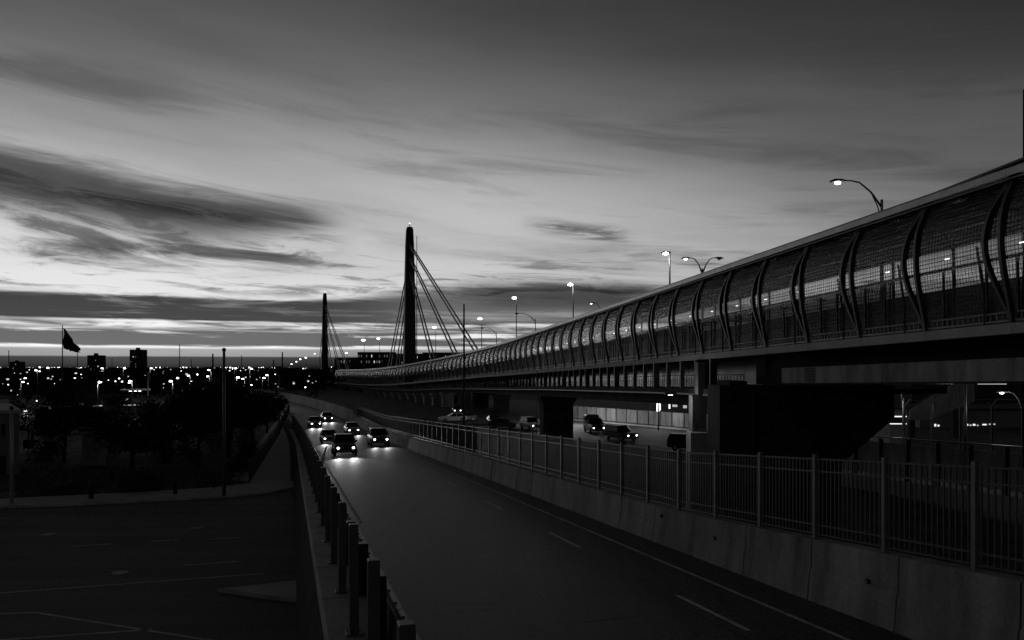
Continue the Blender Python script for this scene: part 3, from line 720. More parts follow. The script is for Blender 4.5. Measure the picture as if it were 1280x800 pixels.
for i, (px, py) in enumerate(((383, 447), (376, 449), (371, 452), (365, 455), (394, 442))):
    Y = 480 + i * 40; lp = P(px, py, Y); cobra('street_lamp', (lp.x, Y, 2), lp.z, 0, 'tiny far lamp in the receding row left of the far pylon, %s from the pylon' % ['second', 'third', 'fourth', 'fifth', 'nearest'][i], 'lamps along the road bridge', lampr=.55)

# ------------------------------------------------------------------ cars
def ring(y, w, zb, zm, zt, tuck=.1):
    return [(-w + .05, y, zb), (w - .05, y, zb), (w, y, zb + .12), (w, y, zm), (w - tuck, y, zt), (-w + tuck, y, zt), (-w, y, zm), (-w, y, zb + .12)]
def car_parts(kind):
    if kind == 'sedan':
        L, w, body = 4.5, .88, [(-2.25, .70, .34, .55, .66), (-2.1, .80, .26, .62, .74), (-1.5, .87, .24, .68, .84), (-.75, .88, .22, .72, .93), (.9, .88, .22, .74, .95), (1.6, .87, .24, .76, .98), (2.1, .82, .28, .74, .96), (2.25, .74, .38, .66, .84)]
        cab, roofz = [(-.85, .84, .91), (1.75, .82, .95)], 1.44; rf = (-.05, 1.15, .62); wx, wr = 1.36, .32
    elif kind == 'suv':
        L, w, body = 4.7, .95, [(-2.35, .80, .42, .72, .90), (-2.2, .90, .34, .80, 1.0), (-1.5, .94, .32, .88, 1.08), (-.8, .95, .30, .92, 1.13), (1.2, .95, .30, .94, 1.15), (2.2, .93, .34, .94, 1.14), (2.35, .88, .42, .9, 1.08)]
        cab, roofz = [(-.85, .90, 1.11), (2.28, .88, 1.13)], 1.78; rf = (-.15, 2.05, .72); wx, wr = 1.42, .37
    else:                                       # pickup / delivery truck front
        L, w, body = 5.4, 1.0, [(-2.7, .88, .50, .86, 1.08), (-2.55, .97, .40, .94, 1.2), (-1.6, 1.0, .38, 1.0, 1.28), (-.9, 1.0, .36, 1.04, 1.32), (2.5, 1.0, .38, 1.06, 1.32), (2.7, .97, .45, 1.04, 1.3)]
        cab, roofz = [(-.95, .95, 1.30), (1.15, .95, 1.32)], 2.02; rf = (-.35, 1.0, .78); wx, wr = 1.65, .42
    parts = []
    mb = MB(); mb.sweep([ring(*b) for b in body]); parts.append(('body', mb.mesh('body', 'car_dark'), None))
    (y0, cw, cz), (y1, cw1, cz1) = cab
    def cabring(t, inset=0):
        a0 = y0 + (rf[0] - y0) * t; a1 = y1 + (rf[1] - y1) * t; ww = cw + (rf[2] - cw) * t; z = cz + (roofz - .05 - cz) * t
        return [(-ww, a0, z), (ww, a0, z), (ww, a1, z), (-ww, a1, z)]
    mb = MB(); mb.sweep([cabring(-.02), cabring(1.0)]); parts.append(('window_glass', mb.mesh('window_glass', 'glass'), None))
    mb = MB(); a = cabring(1.0); b = [(x * .94, y + (.06 if i < 2 else -.06), roofz) for i, (x, y, z) in enumerate(a)]; a2 = [(x * 1.03, y, z - .03) for x, y, z in a]
    mb.sweep([a2, b])
    lo, hi = cabring(0), cabring(1.0)
    for i in range(4): mb.tube([Vector(lo[i]) * 1.005, Vector(hi[i]) * 1.01], .045, 5)
    mb.tube([Vector(((lo[1][0]) * 1.01, (lo[1][1] + lo[2][1]) / 2, lo[1][2])), Vector((hi[1][0] * 1.01, (hi[1][1] + hi[2][1]) / 2, hi[1][2]))], .04, 5)
    mb.tube([Vector((-(lo[1][0]) * 1.01, (lo[1][1] + lo[2][1]) / 2, lo[1][2])), Vector((-hi[1][0] * 1.01, (hi[1][1] + hi[2][1]) / 2, hi[1][2]))], .04, 5)
    parts.append(('roof', mb.mesh('roof', 'car_dark'), None))
    f = body[0]; fy = f[0]; fw = f[1]
    mb = MB(); mb.bevbox((-fw * .45, fy - .03, f[3] - .18), (fw * .45, fy + .1, f[3] + .06), .02)
    for q in range(3): mb.box((-fw * .43, fy - .045, f[3] - .15 + q * .07), (fw * .43, fy - .03, f[3] - .125 + q * .07))
    parts.append(('grille', mb.mesh('grille', 'black_metal'), None))
    mb = MB(); mb.bevbox((-fw - .06, fy - .06, f[2] - .02), (fw + .06, fy + .25, f[2] + .17), .03); parts.append(('bumper', mb.mesh('bumper', 'car_dark'), None))
    mb = MB(); mb.box((-.25, fy - .075, f[2] + .03), (.25, fy - .06, f[2] + .14)); parts.append(('number_plate', mb.mesh('number_plate', 'plate'), None))
    for sx in (-1, 1):
        mb = MB(); mb.ico((sx * fw * .78, fy + .05, f[3] + .0), .13, (1.15, .8, .8)); parts.append(('headlight', mb.mesh('headlight', 'headlamp', True), None))
        mb = MB(); mb.bevbox((sx * (w + .03) - .09, -.62, body[3][4] + .02), (sx * (w + .03) + .09, -.52, body[3][4] + .16), .02); parts.append(('mirror', mb.mesh('mirror', 'car_dark'), None))
        mb = MB(); rr = body[-1]; mb.box((sx * rr[1] * .75 - .1, rr[0] - .01, rr[3] - .12), (sx * rr[1] * .75 + .1, rr[0] + .02, rr[3] + .08)); parts.append(('tail_light', mb.mesh('tail_light', 'dark_metal'), None))
        for sy in (-1, 1):
            c = Vector((sx * (w - .2), sy * wx, wr)); mb = MB(); mb.tube([c, c + Vector((sx * .03, 0, 0)), c + Vector((sx * .19, 0, 0)), c + Vector((sx * .215, 0, 0))], [wr * .9, wr, wr, wr * .9], 18)
            rm = MB(); rm.disc(c + Vector((sx * .215, 0, 0)), (sx, 0, 0), wr * .62, 14, .012)
            for k in range(5):
                t = k * math.tau / 5; rm.tube([c + Vector((sx * .235, 0, 0)), c + Vector((sx * .235, math.cos(t) * wr * .58, math.sin(t) * wr * .58))], .03, 4)
            parts.append(('wheel', mb.mesh('wheel', 'tyre'), ('rim', rm.mesh('rim', 'rim'))))
    if kind == 'pickup':
        mb = MB(); mb.sweep([[(-.96, y, 1.2), (.96, y, 1.2), (.96, y, 2.15), (.80, y, 2.4), (-.80, y, 2.4), (-.96, y, 2.15)] for y in (1.25, 2.65)]); parts.append(('cargo_box', mb.mesh('cargo_box', 'car_grey'), None))
    return parts
KIT = {k: car_parts(k) for k in ('sedan', 'suv', 'pickup')}
PAINT = {}
def painted(me, pm):
    if pm == 'car_dark' or me.materials[0].name != 'car_dark': return me
    key = (me.name, pm)
    if key not in PAINT: c = me.copy(); c.materials[0] = M[pm]; PAINT[key] = c
    return PAINT[key]
def car(kind, loc, rz, paint, label, group, lit=True, beam=0.0, pitch=0.0):
    e = empty('car', loc, rz, label, 'car', group); e.rotation_euler = (pitch, 0, rz)
    for nm, me, sub in KIT[kind]:
        me2 = painted(me, paint)
        if nm == 'headlight' and not lit:
            key = (me.name, 'off')
            if key not in PAINT: c = me.copy(); c.materials[0] = M['rim']; PAINT[key] = c
            me2 = PAINT[key]
        o = link(nm, me2, e, Matrix.Identity(4))
        if sub: link(sub[0], sub[1], o, Matrix.Identity(4))
        if nm == 'headlight' and lit and beam:
            c = sum((Vector(v.co) for v in me.vertices), Vector()) / len(me.vertices)
            l = bpy.data.lights.new('headlight_beam', 'SPOT'); l.energy = beam; l.spot_size = math.radians(38); l.spot_blend = .9; l.shadow_soft_size = .08
            lo = bpy.data.objects.new('headlight_beam', l); col.objects.link(lo); lo.parent = o
            lo.location = c + Vector((0, -.14, 0)); lo.rotation_euler = Vector((0, -1, -.075)).to_track_quat('-Z', 'Y').to_euler()
    return e
head = math.atan2(SA, CA)
def road_car(kind, u, v, paint, label, beam):
    p = RW(u, v, zr(v)); d = RW(u, v + 1, zr(v + 1)) - p
    return car(kind, p, math.atan2(d.y, d.x) - math.pi / 2, paint, label, 'cars coming up the ramp road', True, beam, math.atan2(d.z, 1))
road_car('suv', 4.5, 70, 'car_dark', 'dark oncoming car with bright headlights, nearest in the left lane', 380)
road_car('sedan', 4.3, 92, 'car_grey', 'grey oncoming car second in line in the left lane', 380)
road_car('sedan', 4.6, 122, 'car_dark', 'dark oncoming saloon third in line where the left lane bends', 300)
road_car('suv', 8.9, 84, 'car_grey', 'grey oncoming car with bright headlights, nearest in the right lane by the wall', 210)
road_car('sedan', 8.4, 108, 'car_white', 'white oncoming car second in line in the right lane by the wall', 210)
road_car('sedan', 7.6, 134, 'car_dark', 'dark oncoming car third in line beside the bending concrete wall', 300)
road_car('suv', 4.2, 190, 'car_dark', 'far oncoming car with small headlights where the road leaves the bend', 500)
# waiting traffic below the bridge
def gcar(kind, px, py, rz, paint, label, lit=True, beam=0):
    return car(kind, G(px, py), rz, paint, label, 'cars waiting under the bridge', lit, beam)
gcar('pickup', 743, 541, .12, 'car_dark', 'dark tall truck with a pale box body waiting behind the black car', beam=60)
gcar('suv', 776, 550, .50, 'car_dark', 'black car with two lit headlights in the middle of the plaza road', beam=60)
gcar('suv', 863, 563, 1.15, 'car_dark', 'dark car nosing out from behind the pale concrete column', beam=60)
gcar('suv', 664, 537, .35, 'car_white', 'white car with headlights on behind the picket fence', beam=60)
gcar('sedan', 629, 535, 1.2, 'car_grey', 'grey saloon left of the white car behind the fence', lit=False)
gcar('sedan', 617, 531, .2, 'car_dark', 'dark saloon with only its front showing left of the grey saloon', lit=False)
gcar('sedan', 571, 516, .15, 'car_dark', 'dark car with twin lights in the gap between the two dark piers', beam=60)
gcar('sedan', 566, 527, -1.3, 'car_white', 'pale car crossing the gap between the piers', lit=False)
gcar('sedan', 579, 526, -1.0, 'car_grey', 'grey car right of the pale car in the gap between the piers', lit=False)
gcar('sedan', 566, 508, .3, 'car_grey', 'grey car at the back of the gap between the piers', lit=False)

# ------------------------------------------------------------------ plaza under the bridge
mb = MB(); mb.sheet([[G(560, 640) + Vector((0, 0, .004)), G(1010, 640) + Vector((0, 0, .004))], [G(612, 500) + Vector((0, 0, .004)), G(1000, 500) + Vector((0, 0, .004))]])
structure('plaza_road', mb, 'plaza_asphalt')
a, b = G(700, 523), G(905, 541)
sec = empty('security_fence', a, 0, 'pale panel fence with dark posts along the back of the plaza road', 'fence')
iv = Matrix.Translation(-a); n = 15
for i in range(n + 1):
    p = a.lerp(b, i / n); mb = MB(); mb.bevbox(p + Vector((-.09, -.09, 0)), p + Vector((.09, .09, 2.5)), .02); mb.build('post', 'black_metal', sec, iv)
    if i < n:
        q = a.lerp(b, (i + 1) / n); d = (q - p).normalized(); nn = Vector((-d.y, d.x, 0)) * .03
        mb = MB(); mb.sweep([[s_ + nn + Vector((0, 0, .3)), s_ - nn + Vector((0, 0, .3)), s_ - nn + Vector((0, 0, 2.3)), s_ + nn + Vector((0, 0, 2.3))] for s_ in (p + d * .1, q - d * .1)]); mb.build('panel', 'wall_concrete', sec, iv)
mb = MB(); d = (b - a).normalized(); nn = Vector((-d.y, d.x, 0))
mb.sweep([[p - nn * 1.1 + Vector((0, 0, .006)), p + nn * .3 + Vector((0, 0, .006)), p + nn * .3 + Vector((0, 0, .15)), p - nn * 1.1 + Vector((0, 0, .15))] for p in (a, b)]); structure('plaza_kerb', mb, 'pale_concrete')
kc = G(838, 528); kb = empty('guard_kiosk', kc, -.1, 'small guard kiosk with lit windows behind the panel fence', 'kiosk')
mb = MB(); mb.bevbox((-3.0, 0, 0), (3.0, 3.2, 2.9), .05); mb.build('wall', 'building_wall', kb)
mb = MB(); mb.bevbox((-3.4, -.4, 3.55), (3.4, 3.5, 3.75), .05); mb.build('roof', 'dark_metal', kb)
for x0, x1, m_, z0, z1 in ((-2.2, -1.55, 'bright_panel', 1.3, 3.3), (-.3, .0, 'window_lit', 2.2, 3.2), (.3, 1.1, 'dim_window', 2.5, 3.3), (2.0, 2.6, 'dim_window', 2.3, 3.3)):
    mb = MB(); mb.bevbox((x0, -.06, z0), (x1, -.005, z1), .01); wn = mb.build('window', m_, kb)
    mb = MB()
    mb.box((x0 - .05, -.09, z0 - .05), (x0, -.002, z1 + .05)); mb.box((x1, -.09, z0 - .05), (x1 + .05, -.002, z1 + .05)); mb.build('frame', 'dark_metal', wn, Matrix.Identity(4))
mb = MB(); mb.bevbox((-3.0, .02, 2.9), (3.0, 3.2, 3.55), .02); mb.build('upper_wall', 'dark_metal', kb)
cobra('plaza_lamp', G(823, 538), 4.9, 0, 'small lit post lamp above the kiosk window', None, lampr=.12, cat='lamp', power=500)

def flood(px, Y, ztop, label, power, ang, arm=1.3):
    return cobra('floodlight_pole', (((px - 640) / 1000 * Y), Y, 0), ztop, arm, label, None, ang, r=.1, lampr=.16, cat='floodlight', power=power)
flood(1279, 62, 7.0, 'floodlight pole with a lit slanting head at the right edge under the girder', 250, math.pi)
flood(1129, 80, 6.75, 'floodlight pole with a small bright head just right of the hammerhead pier', 180, math.pi, .7)
flood(700, 122, 4.6, 'added plaza light post hidden behind the black wall pier', 1800, 0.0, 1.0)  # unseen lamp added to brighten the plaza road

# right yard: retaining ledge, panel wall with posts, Y-arm posts, stair and low building
def YW(u, v, z): return Vector((CA * u - SA * v, SA * u + CA * v, z))
yard = empty('yard_wall', YW(40, 30, 0), 0, 'dark panel wall with black posts on a pale ledge in the right yard', 'wall')
iv = Matrix.Translation(-YW(40, 30, 0))
def zl(v): return 1.62 - .034 * (v - 35.8)
for v0 in frange(22, 62, 5)[:-1]:
    mb = MB(); mb.sweep([[YW(39.2, v, zl(v) - .95), YW(41, v, zl(v) - .95), YW(41, v, zl(v)), YW(39.2, v, zl(v))] for v in (v0 + .02, v0 + 4.98)]); mb.build('ledge', 'wall_concrete', yard, iv)
for k in range(16):
    v = 24 + k * 2.55
    mb = MB(); mb.bevbox(YW(39.75, v, zl(v)) + Vector((-.14, -.14, 0)), YW(39.75, v, zl(v)) + Vector((.14, .14, 2.75)), .03); mb.build('post', 'black_metal', yard, iv)
    if k < 15:
        mb = MB(); mb.sweep([[YW(39.8, w, zl(w) + .25), YW(39.9, w, zl(w) + .25), YW(39.9, w, zl(w) + 2.45), YW(39.8, w, zl(w) + 2.45)] for w in (v + .16, v + 2.39)]); mb.build('panel', 'wall_concrete', yard, iv)
mb = MB(); mb.sweep([[YW(39.7, v, zl(v) + 2.78), YW(39.95, v, zl(v) + 2.78), YW(39.95, v, zl(v) + 2.86), YW(39.7, v, zl(v) + 2.86)] for v in (24, 60)]); mb.build('top_rail', 'dark_metal', yard, iv)
for i, (px, pt, pb, sg) in enumerate(((1131, 507, 562, 1), (1165, 505, 570, 1), (1200, 508, 575, 1), (1240, 507, 580, 1), (1278, 508, 585, 1))):
    Y = 66 - i * 3.2; x = (px - 640) / 1000 * Y; zt = CAM_H - (pt - 458) / 1000 * Y
    e = empty('barbed_wire_post', (x, Y, 0), 0, 'dark fence post with a forked Y top in the right yard, %s from the left' % ORD[i], 'fence post', 'forked posts in the right yard')
    mb = MB(); mb.tube([(0, 0, 0), (0, 0, zt)], .075, 6); mb.build('shaft', 'dark_metal', e)
    mb = MB(); mb.tube([(0, 0, zt), (.42, -.05, zt + .55)], .035, 5); mb.build('arm', 'pale_metal', e)
    mb = MB(); mb.tube([(0, 0, zt), (-.3, .05, zt + .22)], .03, 5); mb.build('arm', 'pale_metal', e)
e = empty('barbed_wire', (0, 0, 0), 0, 'two thin strands of wire strung between the forked posts', 'wire')
for dz_ in (.1, .42):
    mb = MB(); mb.tube([((px - 640) / 1000 * (66 - i * 3.2) + .3, 66 - i * 3.2, CAM_H - (507 - 458) / 1000 * (66 - i * 3.2) + dz_) for i, px in enumerate((1131, 1165, 1200, 1240, 1278))], .012, 4); mb.build('strand', 'grey_metal', e)
pole('yard_pole', 1207, 0, 470, .12, 'black_metal', 'thick black pole up to the girder between the forked posts', Y=64)
def low_building(name, px0, px1, ptop, Y, depth, label, wins, mtl='building_wall', rz=0.0, roofm='dark_concrete'):
    x0, x1 = (px0 - 640) / 1000 * Y, (px1 - 640) / 1000 * Y; zt = CAM_H - (ptop - 458) / 1000 * Y; cx = (x0 + x1) / 2; h = (x1 - x0) / 2
    th = math.atan2(cx, Y) if cx < 0 else 0.0; ct = math.cos(th); h *= ct; rz = rz - th
    e = empty(name, (cx, Y, 0), rz, label, 'building')
    mb = MB(); mb.bevbox((-h, 0, 0), (h, depth, zt), .05); mb.build('wall', mtl, e)
    mb = MB(); mb.bevbox((-h - .2, -.2, zt + .003), (h + .2, depth + .2, zt + .28), .05); mb.build('roof', roofm, e)
    for (a, b, t, q, m_) in wins:                     # pixel rectangles on the front face
        X0, X1 = ((a - 640) / 1000 * Y - cx) * ct, ((b - 640) / 1000 * Y - cx) * ct; Z1, Z0 = CAM_H - (t - 458) / 1000 * Y, CAM_H - (q - 458) / 1000 * Y
        mb = MB(); mb.box((X0, -.05, Z0), (X1, -.004, Z1)); w_ = mb.build('window', m_, e)
        mb = MB(); mb.box((X0 - .08, -.12, Z0 - .1), (X1 + .08, -.002, Z0 - .004)); mb.build('sill', 'grey_metal', w_, Matrix.Identity(4))
    return e
low_building('yard_building', 1150, 1420, 513, 118, 12, 'long low building with a row of small lights behind the forked posts',
   [(1168, 1170, 530, 533, 'window_lit'), (1172, 1174, 531, 533, 'window_lit'), (1182, 1198, 510.5, 511.8, 'tube_light'), (1207, 1210, 530, 532, 'window_lit'), (1212, 1214, 530.5, 532.5, 'dim_window'), (1216, 1219, 530, 532, 'window_lit'), (1221, 1223, 531, 532.5, 'dim_window'), (1228, 1233, 530, 531.5, 'window_lit'), (1236, 1244, 529.5, 531, 'dim_window')], 'building_pale')
low_building('yard_booth', 1112, 1134, 512, 92, 6, 'small booth with two bright window bands beside the hammerhead pier', [(1112.5, 1133, 520, 521.3, 'window_lit'), (1112.5, 1133, 529, 530.3, 'window_lit'), (1113, 1132, 522.5, 528, 'dark_metal')], 'building_pale')
st = empty('stair_ramp', (0, 0, 0), 0, 'sloping concrete stair flight with a solid side rising behind the forked posts', 'stairs')
A, B = P(1138, 513, 100), P(1192, 480, 100)
mb = MB(); mb.sweep([[A + Vector((0, q, 0)), B + Vector((0, q, 0)), B + Vector((2.6, q, .1)), B + Vector((2.6, q, -2.2)), A + Vector((2.2, q, -1.2)), A + Vector((0, q, -1.2))] for q in (0, .25)]); mb.build('side_panel', 'wall_concrete', st)
mb = MB(); mb.sweep([[p + Vector((0, q, -.4)) for p in (A, B, B + Vector((0, 0, -.35)), A + Vector((0, 0, -.35)))] for q in (.3, 2.6)]); mb.build('flight', 'dark_concrete', st)
mb = MB(); mb.bevbox(B + Vector((.2, .4, -7.2)), B + Vector((1.0, 1.2, -2.0)), .03); mb.build('support', 'dark_concrete', st)
mb = MB(); mb.bevbox(A + Vector((.2, .4, -4.2)), A + Vector((.8, 1.0, -1.2)), .03); mb.build('support', 'dark_concrete', st)
lb = low_building('overhead_building', 1140, 1420, 475, 150, 15, 'dark tall block behind the yard with a pale strip of eave lights',
   [(1153, 1166, 478, 480, 'dim_window'), (1168, 1199, 478, 480, 'dim_window'), (1222, 1258, 478, 480.5, 'dim_window')], 'dark_concrete')

# ------------------------------------------------------------------ street furniture on the left
for i, (px, pt, pb, r, nm, lab) in enumerate(((114, 600, 623, .16, 'bollard', 'thick black bollard at the pavement edge left of the shrub'), (140, 583, 605, .07, 'sign_post', 'short thin post behind the black bollard'), (219, 597, 617, .14, 'bollard', 'black bollard right of the shrub'), (267, 588, 613, .07, 'sign_post', 'thin dark post with a rounded cap just left of the tall pole'))):
    b = G(px, pb, .14 if i in (0, 2) else 0); h = (pb - pt) / 1000 * b.y; mb = MB(); mb.tube([(0, 0, 0), (0, 0, h - .08), (0, 0, h)], [r, r, r * .7], 10); o = mb.build(nm, 'black_metal', None, Matrix.Translation(b), True); tag(o, lab, 'bollard' if nm == 'bollard' else 'post')
def finial(e, t): mb = MB(); mb.ico((0, 0, t + .1), .16); mb.build('cap', 'dark_metal', e)
pole('utility_pole', 280, 622, 439, .115, 'grey_metal', 'tall slim pole on the pavement corner in front of the trees', extra=finial)
pole('utility_pole', 14.5, 632, 512, .10, 'pale_metal', 'short pale pole at the left edge in front of the low building', extra=finial)
pole('utility_pole', 349, 545, 470, .11, 'grey_metal', 'slim grey pole beside the black path fence', extra=finial)
pole('utility_pole', 185, 520, 466, .10, 'grey_metal', 'thin distant pole between the dark trees', extra=finial)
# black slat fence along the path
pf = empty('path_fence', fl[0], 0, 'black slatted fence along the left of the footpath beside the ramp', 'fence'); iv = Matrix.Translation(-fl[0])
tot = [0]
for a, b in zip(fl[:-1], fl[1:]): tot.append(tot[-1] + (b - a).length)
def fpt(d):
    for i in range(len(tot) - 1):
        if d <= tot[i+1]: return fl[i].lerp(fl[i+1], (d - tot[i]) / (tot[i+1] - tot[i]))
    return fl[-1]
mb = MB(); mb.bevbox((-.05, -.05, 0), (.05, .05, 1.6), .01); pm = mb.mesh('post', 'black_metal')
mb = MB(); mb.box((-.045, -.012, .1), (.045, .012, 1.5)); sm_ = mb.mesh('slat', 'black_metal')
d = 0; cnt = 0; far = MB()
while d < tot[-1]:
    p = fpt(d); link('post', pm, pf, iv @ Matrix.Translation(p + Vector((0, 0, .135)))); e_ = fpt(d + 2.5)
    ang = math.atan2((e_ - p).y, (e_ - p).x) if (e_ - p).length > .1 else 1.9
    for k in range(1, 20):
        q = fpt(d + k * .125) + Vector((0, 0, .135))
        if cnt < 290: link('slat', sm_, pf, iv @ Matrix.Translation(q) @ Matrix.Rotation(ang, 4, 'Z')); cnt += 1
        else: far.box(q + Vector((-.03, -.03, .1)), q + Vector((.03, .03, 1.5)))
    d += 2.5
tag(far.build('far_slats', 'black_metal', pf, iv), kind='stuff')
mb = MB()
mb.sweep([[fpt(q) + Vector((-.02, 0, 1.5)), fpt(q) + Vector((.02, 0, 1.5)), fpt(q) + Vector((.02, 0, 1.58)), fpt(q) + Vector((-.02, 0, 1.58))] for q in frange(0, tot[-1], 5)]); mb.build('rail', 'black_metal', pf, iv)

low_building('corner_building', -160, 28, 519, 64, 14, 'low pale building at the left edge with a dark doorway', [(-2, 10, 573, 598, 'black_metal'), (4, 9, 533, 548, 'glass'), (-40, -20, 535, 560, 'glass')], 'building_pale', roofm='pale_concrete')
o = MB(); c = G(117, 582); o.bevbox((-1.1, 0, 0), (1.1, .6, 2.9), .04); o.bevbox((-1.2, -.08, 2.9), (1.2, .7, 3.05), .03)
tag(o.build('utility_cabinet', 'wall_concrete', None, Matrix.Translation(c)), 'plain grey cabinet wall standing under the trees behind the bollards', 'cabinet')
o = MB(); o.sheet([[G(29, 562), G(33, 560)], [G(29, 550), G(52, 550)]])  # pale sheet on the ground, a pool of light put into colour
tag(o.build('painted_light_patch', 'pale_concrete'), kind='structure')

# ------------------------------------------------------------------ trees
def tree_meshes(seed, H, R, n, lm):
    rnd = random.Random(seed); tr = MB(); tips = []
    th = H * rnd.uniform(.26, .34); lean = Vector((rnd.uniform(-.3, .3), rnd.uniform(-.3, .3), 0))
    tr.tube([(0, 0, -.05), (lean.x * .3, lean.y * .3, th * .5), lean + Vector((0, 0, th)), lean * 1.3 + Vector((0, 0, H * .62))], [.22, .17, .13, .05], 8)
    for k in range(9):
        a = k * 2.4 + rnd.uniform(-.4, .4); z0 = th * rnd.uniform(.8, 1.5); l = R * rnd.uniform(.6, 1.0); z1 = min(H * .93, z0 + H * rnd.uniform(.12, .5))
        p0 = lean * min(1, z0 / th) + Vector((0, 0, z0)); p2 = Vector((math.cos(a) * l, math.sin(a) * l, z1)); p1 = p0.lerp(p2, .5) + Vector((0, 0, .25))
        tr.tube([p0, p1, p2], [.08, .055, .02], 5); tips += [p2, p0.lerp(p2, .7), p0.lerp(p2, .45) + Vector((0, 0, .5))]
    for k in range(16): tips.append(Vector((rnd.gauss(0, R * .42), rnd.gauss(0, R * .42), H * rnd.uniform(.42, .97))))
    lf = MB(); per = n // len(tips)
    for t in tips:
        cr = R * rnd.uniform(.2, .42)
        for _ in range(per):
            v = Vector((rnd.gauss(0, 1), rnd.gauss(0, 1), rnd.gauss(0, .75))); v = v.normalized() * cr * rnd.random() ** .45
            c = t + v; s = rnd.uniform(.10, .22); a = Vector((rnd.uniform(-1, 1), rnd.uniform(-1, 1), rnd.uniform(-.6, .6))).normalized(); b = a.cross(Vector((rnd.uniform(-1, 1), rnd.uniform(-1, 1), rnd.uniform(-1, 1)))).normalized()
            lf.add([c - a * s, c + b * s * .55, c + a * s, c - b * s * .55], [(0, 1, 2, 3)])
    return tr.mesh('trunk', 'bark'), lf.mesh('crown', lm)
TV = [tree_meshes(11, 8, 3.1, 4200, 'leaf'), tree_meshes(12, 7, 3.4, 4200, 'leaf'), tree_meshes(13, 9, 3.0, 4600, 'leaf_pale'), tree_meshes(14, 6.5, 3.2, 3600, 'leaf')]
TH = [8, 7, 9, 6.5]
trees = [(80, 578, 480, 0), (122, 560, 496, 1), (165, 588, 512, 1), (205, 580, 500, 3), (248, 584, 466, 2), (285, 572, 478, 0), (316, 556, 484, 1), (334, 541, 492, 3), (40, 560, 498, 3), (-30, 575, 478, 0), (190, 555, 505, 1), (232, 552, 488, 3),
         (20, 520, 484, 1), (70, 516, 478, 0), (100, 522, 482, 3), (150, 518, 488, 3), (240, 525, 478, 1), (268, 528, 474, 0), (300, 530, 478, 3), (325, 518, 486, 1), (343, 521, 494, 3)]
order = sorted(range(len(trees)), key=lambda i: trees[i][0])
names = {}
near_i = far_i = 0
for i in order:
    if trees[i][1] > 535: names[i] = 'dark leafy tree in the near row behind the pavement, %s from the left' % ORD[near_i]; near_i += 1
    else: names[i] = 'dark tree in the further row among the city lots, %s from the left' % ORD[far_i]; far_i += 1
for i, (px, pb, pt, k) in enumerate(trees):
    b = G(px, pb); h = (pb - pt) / 1000 * b.y; f = h / TH[k]
    e = empty('tree', b, random.uniform(0, 6.28), names[i], 'tree', 'trees of the lots on the left'); e.scale = (f * random.uniform(.85, 1.4), f * random.uniform(.85, 1.4), f)
    link('trunk', TV[k][0], e, Matrix.Identity(4)); link('crown', TV[k][1], e, Matrix.Identity(4))
def shrub(px, pb, w, h, n, label):
    b = G(px, pb); lf = MB(); rnd = random.Random(int(px)); blobs = [(rnd.uniform(-.7, .7) * w, rnd.uniform(-.6, .6), rnd.uniform(.2, .75) * h) for _ in range(9)]
    for _ in range(n):
        c = Vector(rnd.choice(blobs)) + Vector((rnd.gauss(0, .22) * w, rnd.gauss(0, .3), rnd.gauss(0, .2) * h)); c.z = max(.03, c.z); s = rnd.uniform(.06, .16)
        a = Vector((rnd.gauss(0, 1), rnd.gauss(0, 1), rnd.gauss(0, 1))).normalized(); q = a.cross(Vector((rnd.gauss(0, 1), rnd.gauss(0, 1), rnd.gauss(0, 1)))).normalized(); lf.add([c - a * s, c + q * s * .5, c + a * s, c - q * s * .5], [(0, 1, 2, 3)])
    e = empty('shrub', b, 0, label, 'shrub'); lf.build('foliage', 'shrub', e); st = MB()
    for q in range(5): st.tube([(0, 0, 0), (rnd.uniform(-.5, .5) * w, rnd.uniform(-.3, .3), h * .6)], .02, 4)
    st.build('stems', 'bark', e)
shrub(174, 615, 1.7, 1.5, 2600, 'broad low dark shrub between the two black bollards')
shrub(297, 590, 1.0, 1.3, 1400, 'scrubby bush to the right of the tall slim pole')
shrub(312, 573, 1.2, 1.6, 1400, 'dark bush left of the path fence further back')
for k_, (px_, py_, w_, h_) in enumerate(((60, 575, 2.0, 2.6), (135, 572, 2.2, 2.2), (182, 570, 2.4, 3.0), (225, 578, 2.0, 2.2), (268, 566, 2.2, 3.0), (298, 552, 2.2, 2.8))):
    shrub(px_, py_, w_, h_, 1700, 'tall dark bush filling the gap under the near trees, %s from the left' % ORD[k_])
shrub(85, 618, 1.2, .6, 900, 'small low bush left of the thick black bollard')
gr = MB(); rnd = random.Random(5)
for _ in range(2600):
    px, py = rnd.uniform(20, 305), rnd.uniform(585, 624 - 0)
    if py > 624 - px * .055: continue
    c = G(px, py); a = rnd.uniform(0, 3.14); w = rnd.uniform(.04, .1); h = rnd.uniform(.08, .3); q = Vector((math.cos(a) * w, math.sin(a) * w, 0))
    gr.add([c - q, c + q, c + Vector((rnd.uniform(-.1, .1), rnd.uniform(-.1, .1), h))], [(0, 1, 2)])
tag(gr.build('dry_grass', 'shrub'), 'scattered dry grass tufts on the bare ground behind the pavement', 'grass', kind='stuff')

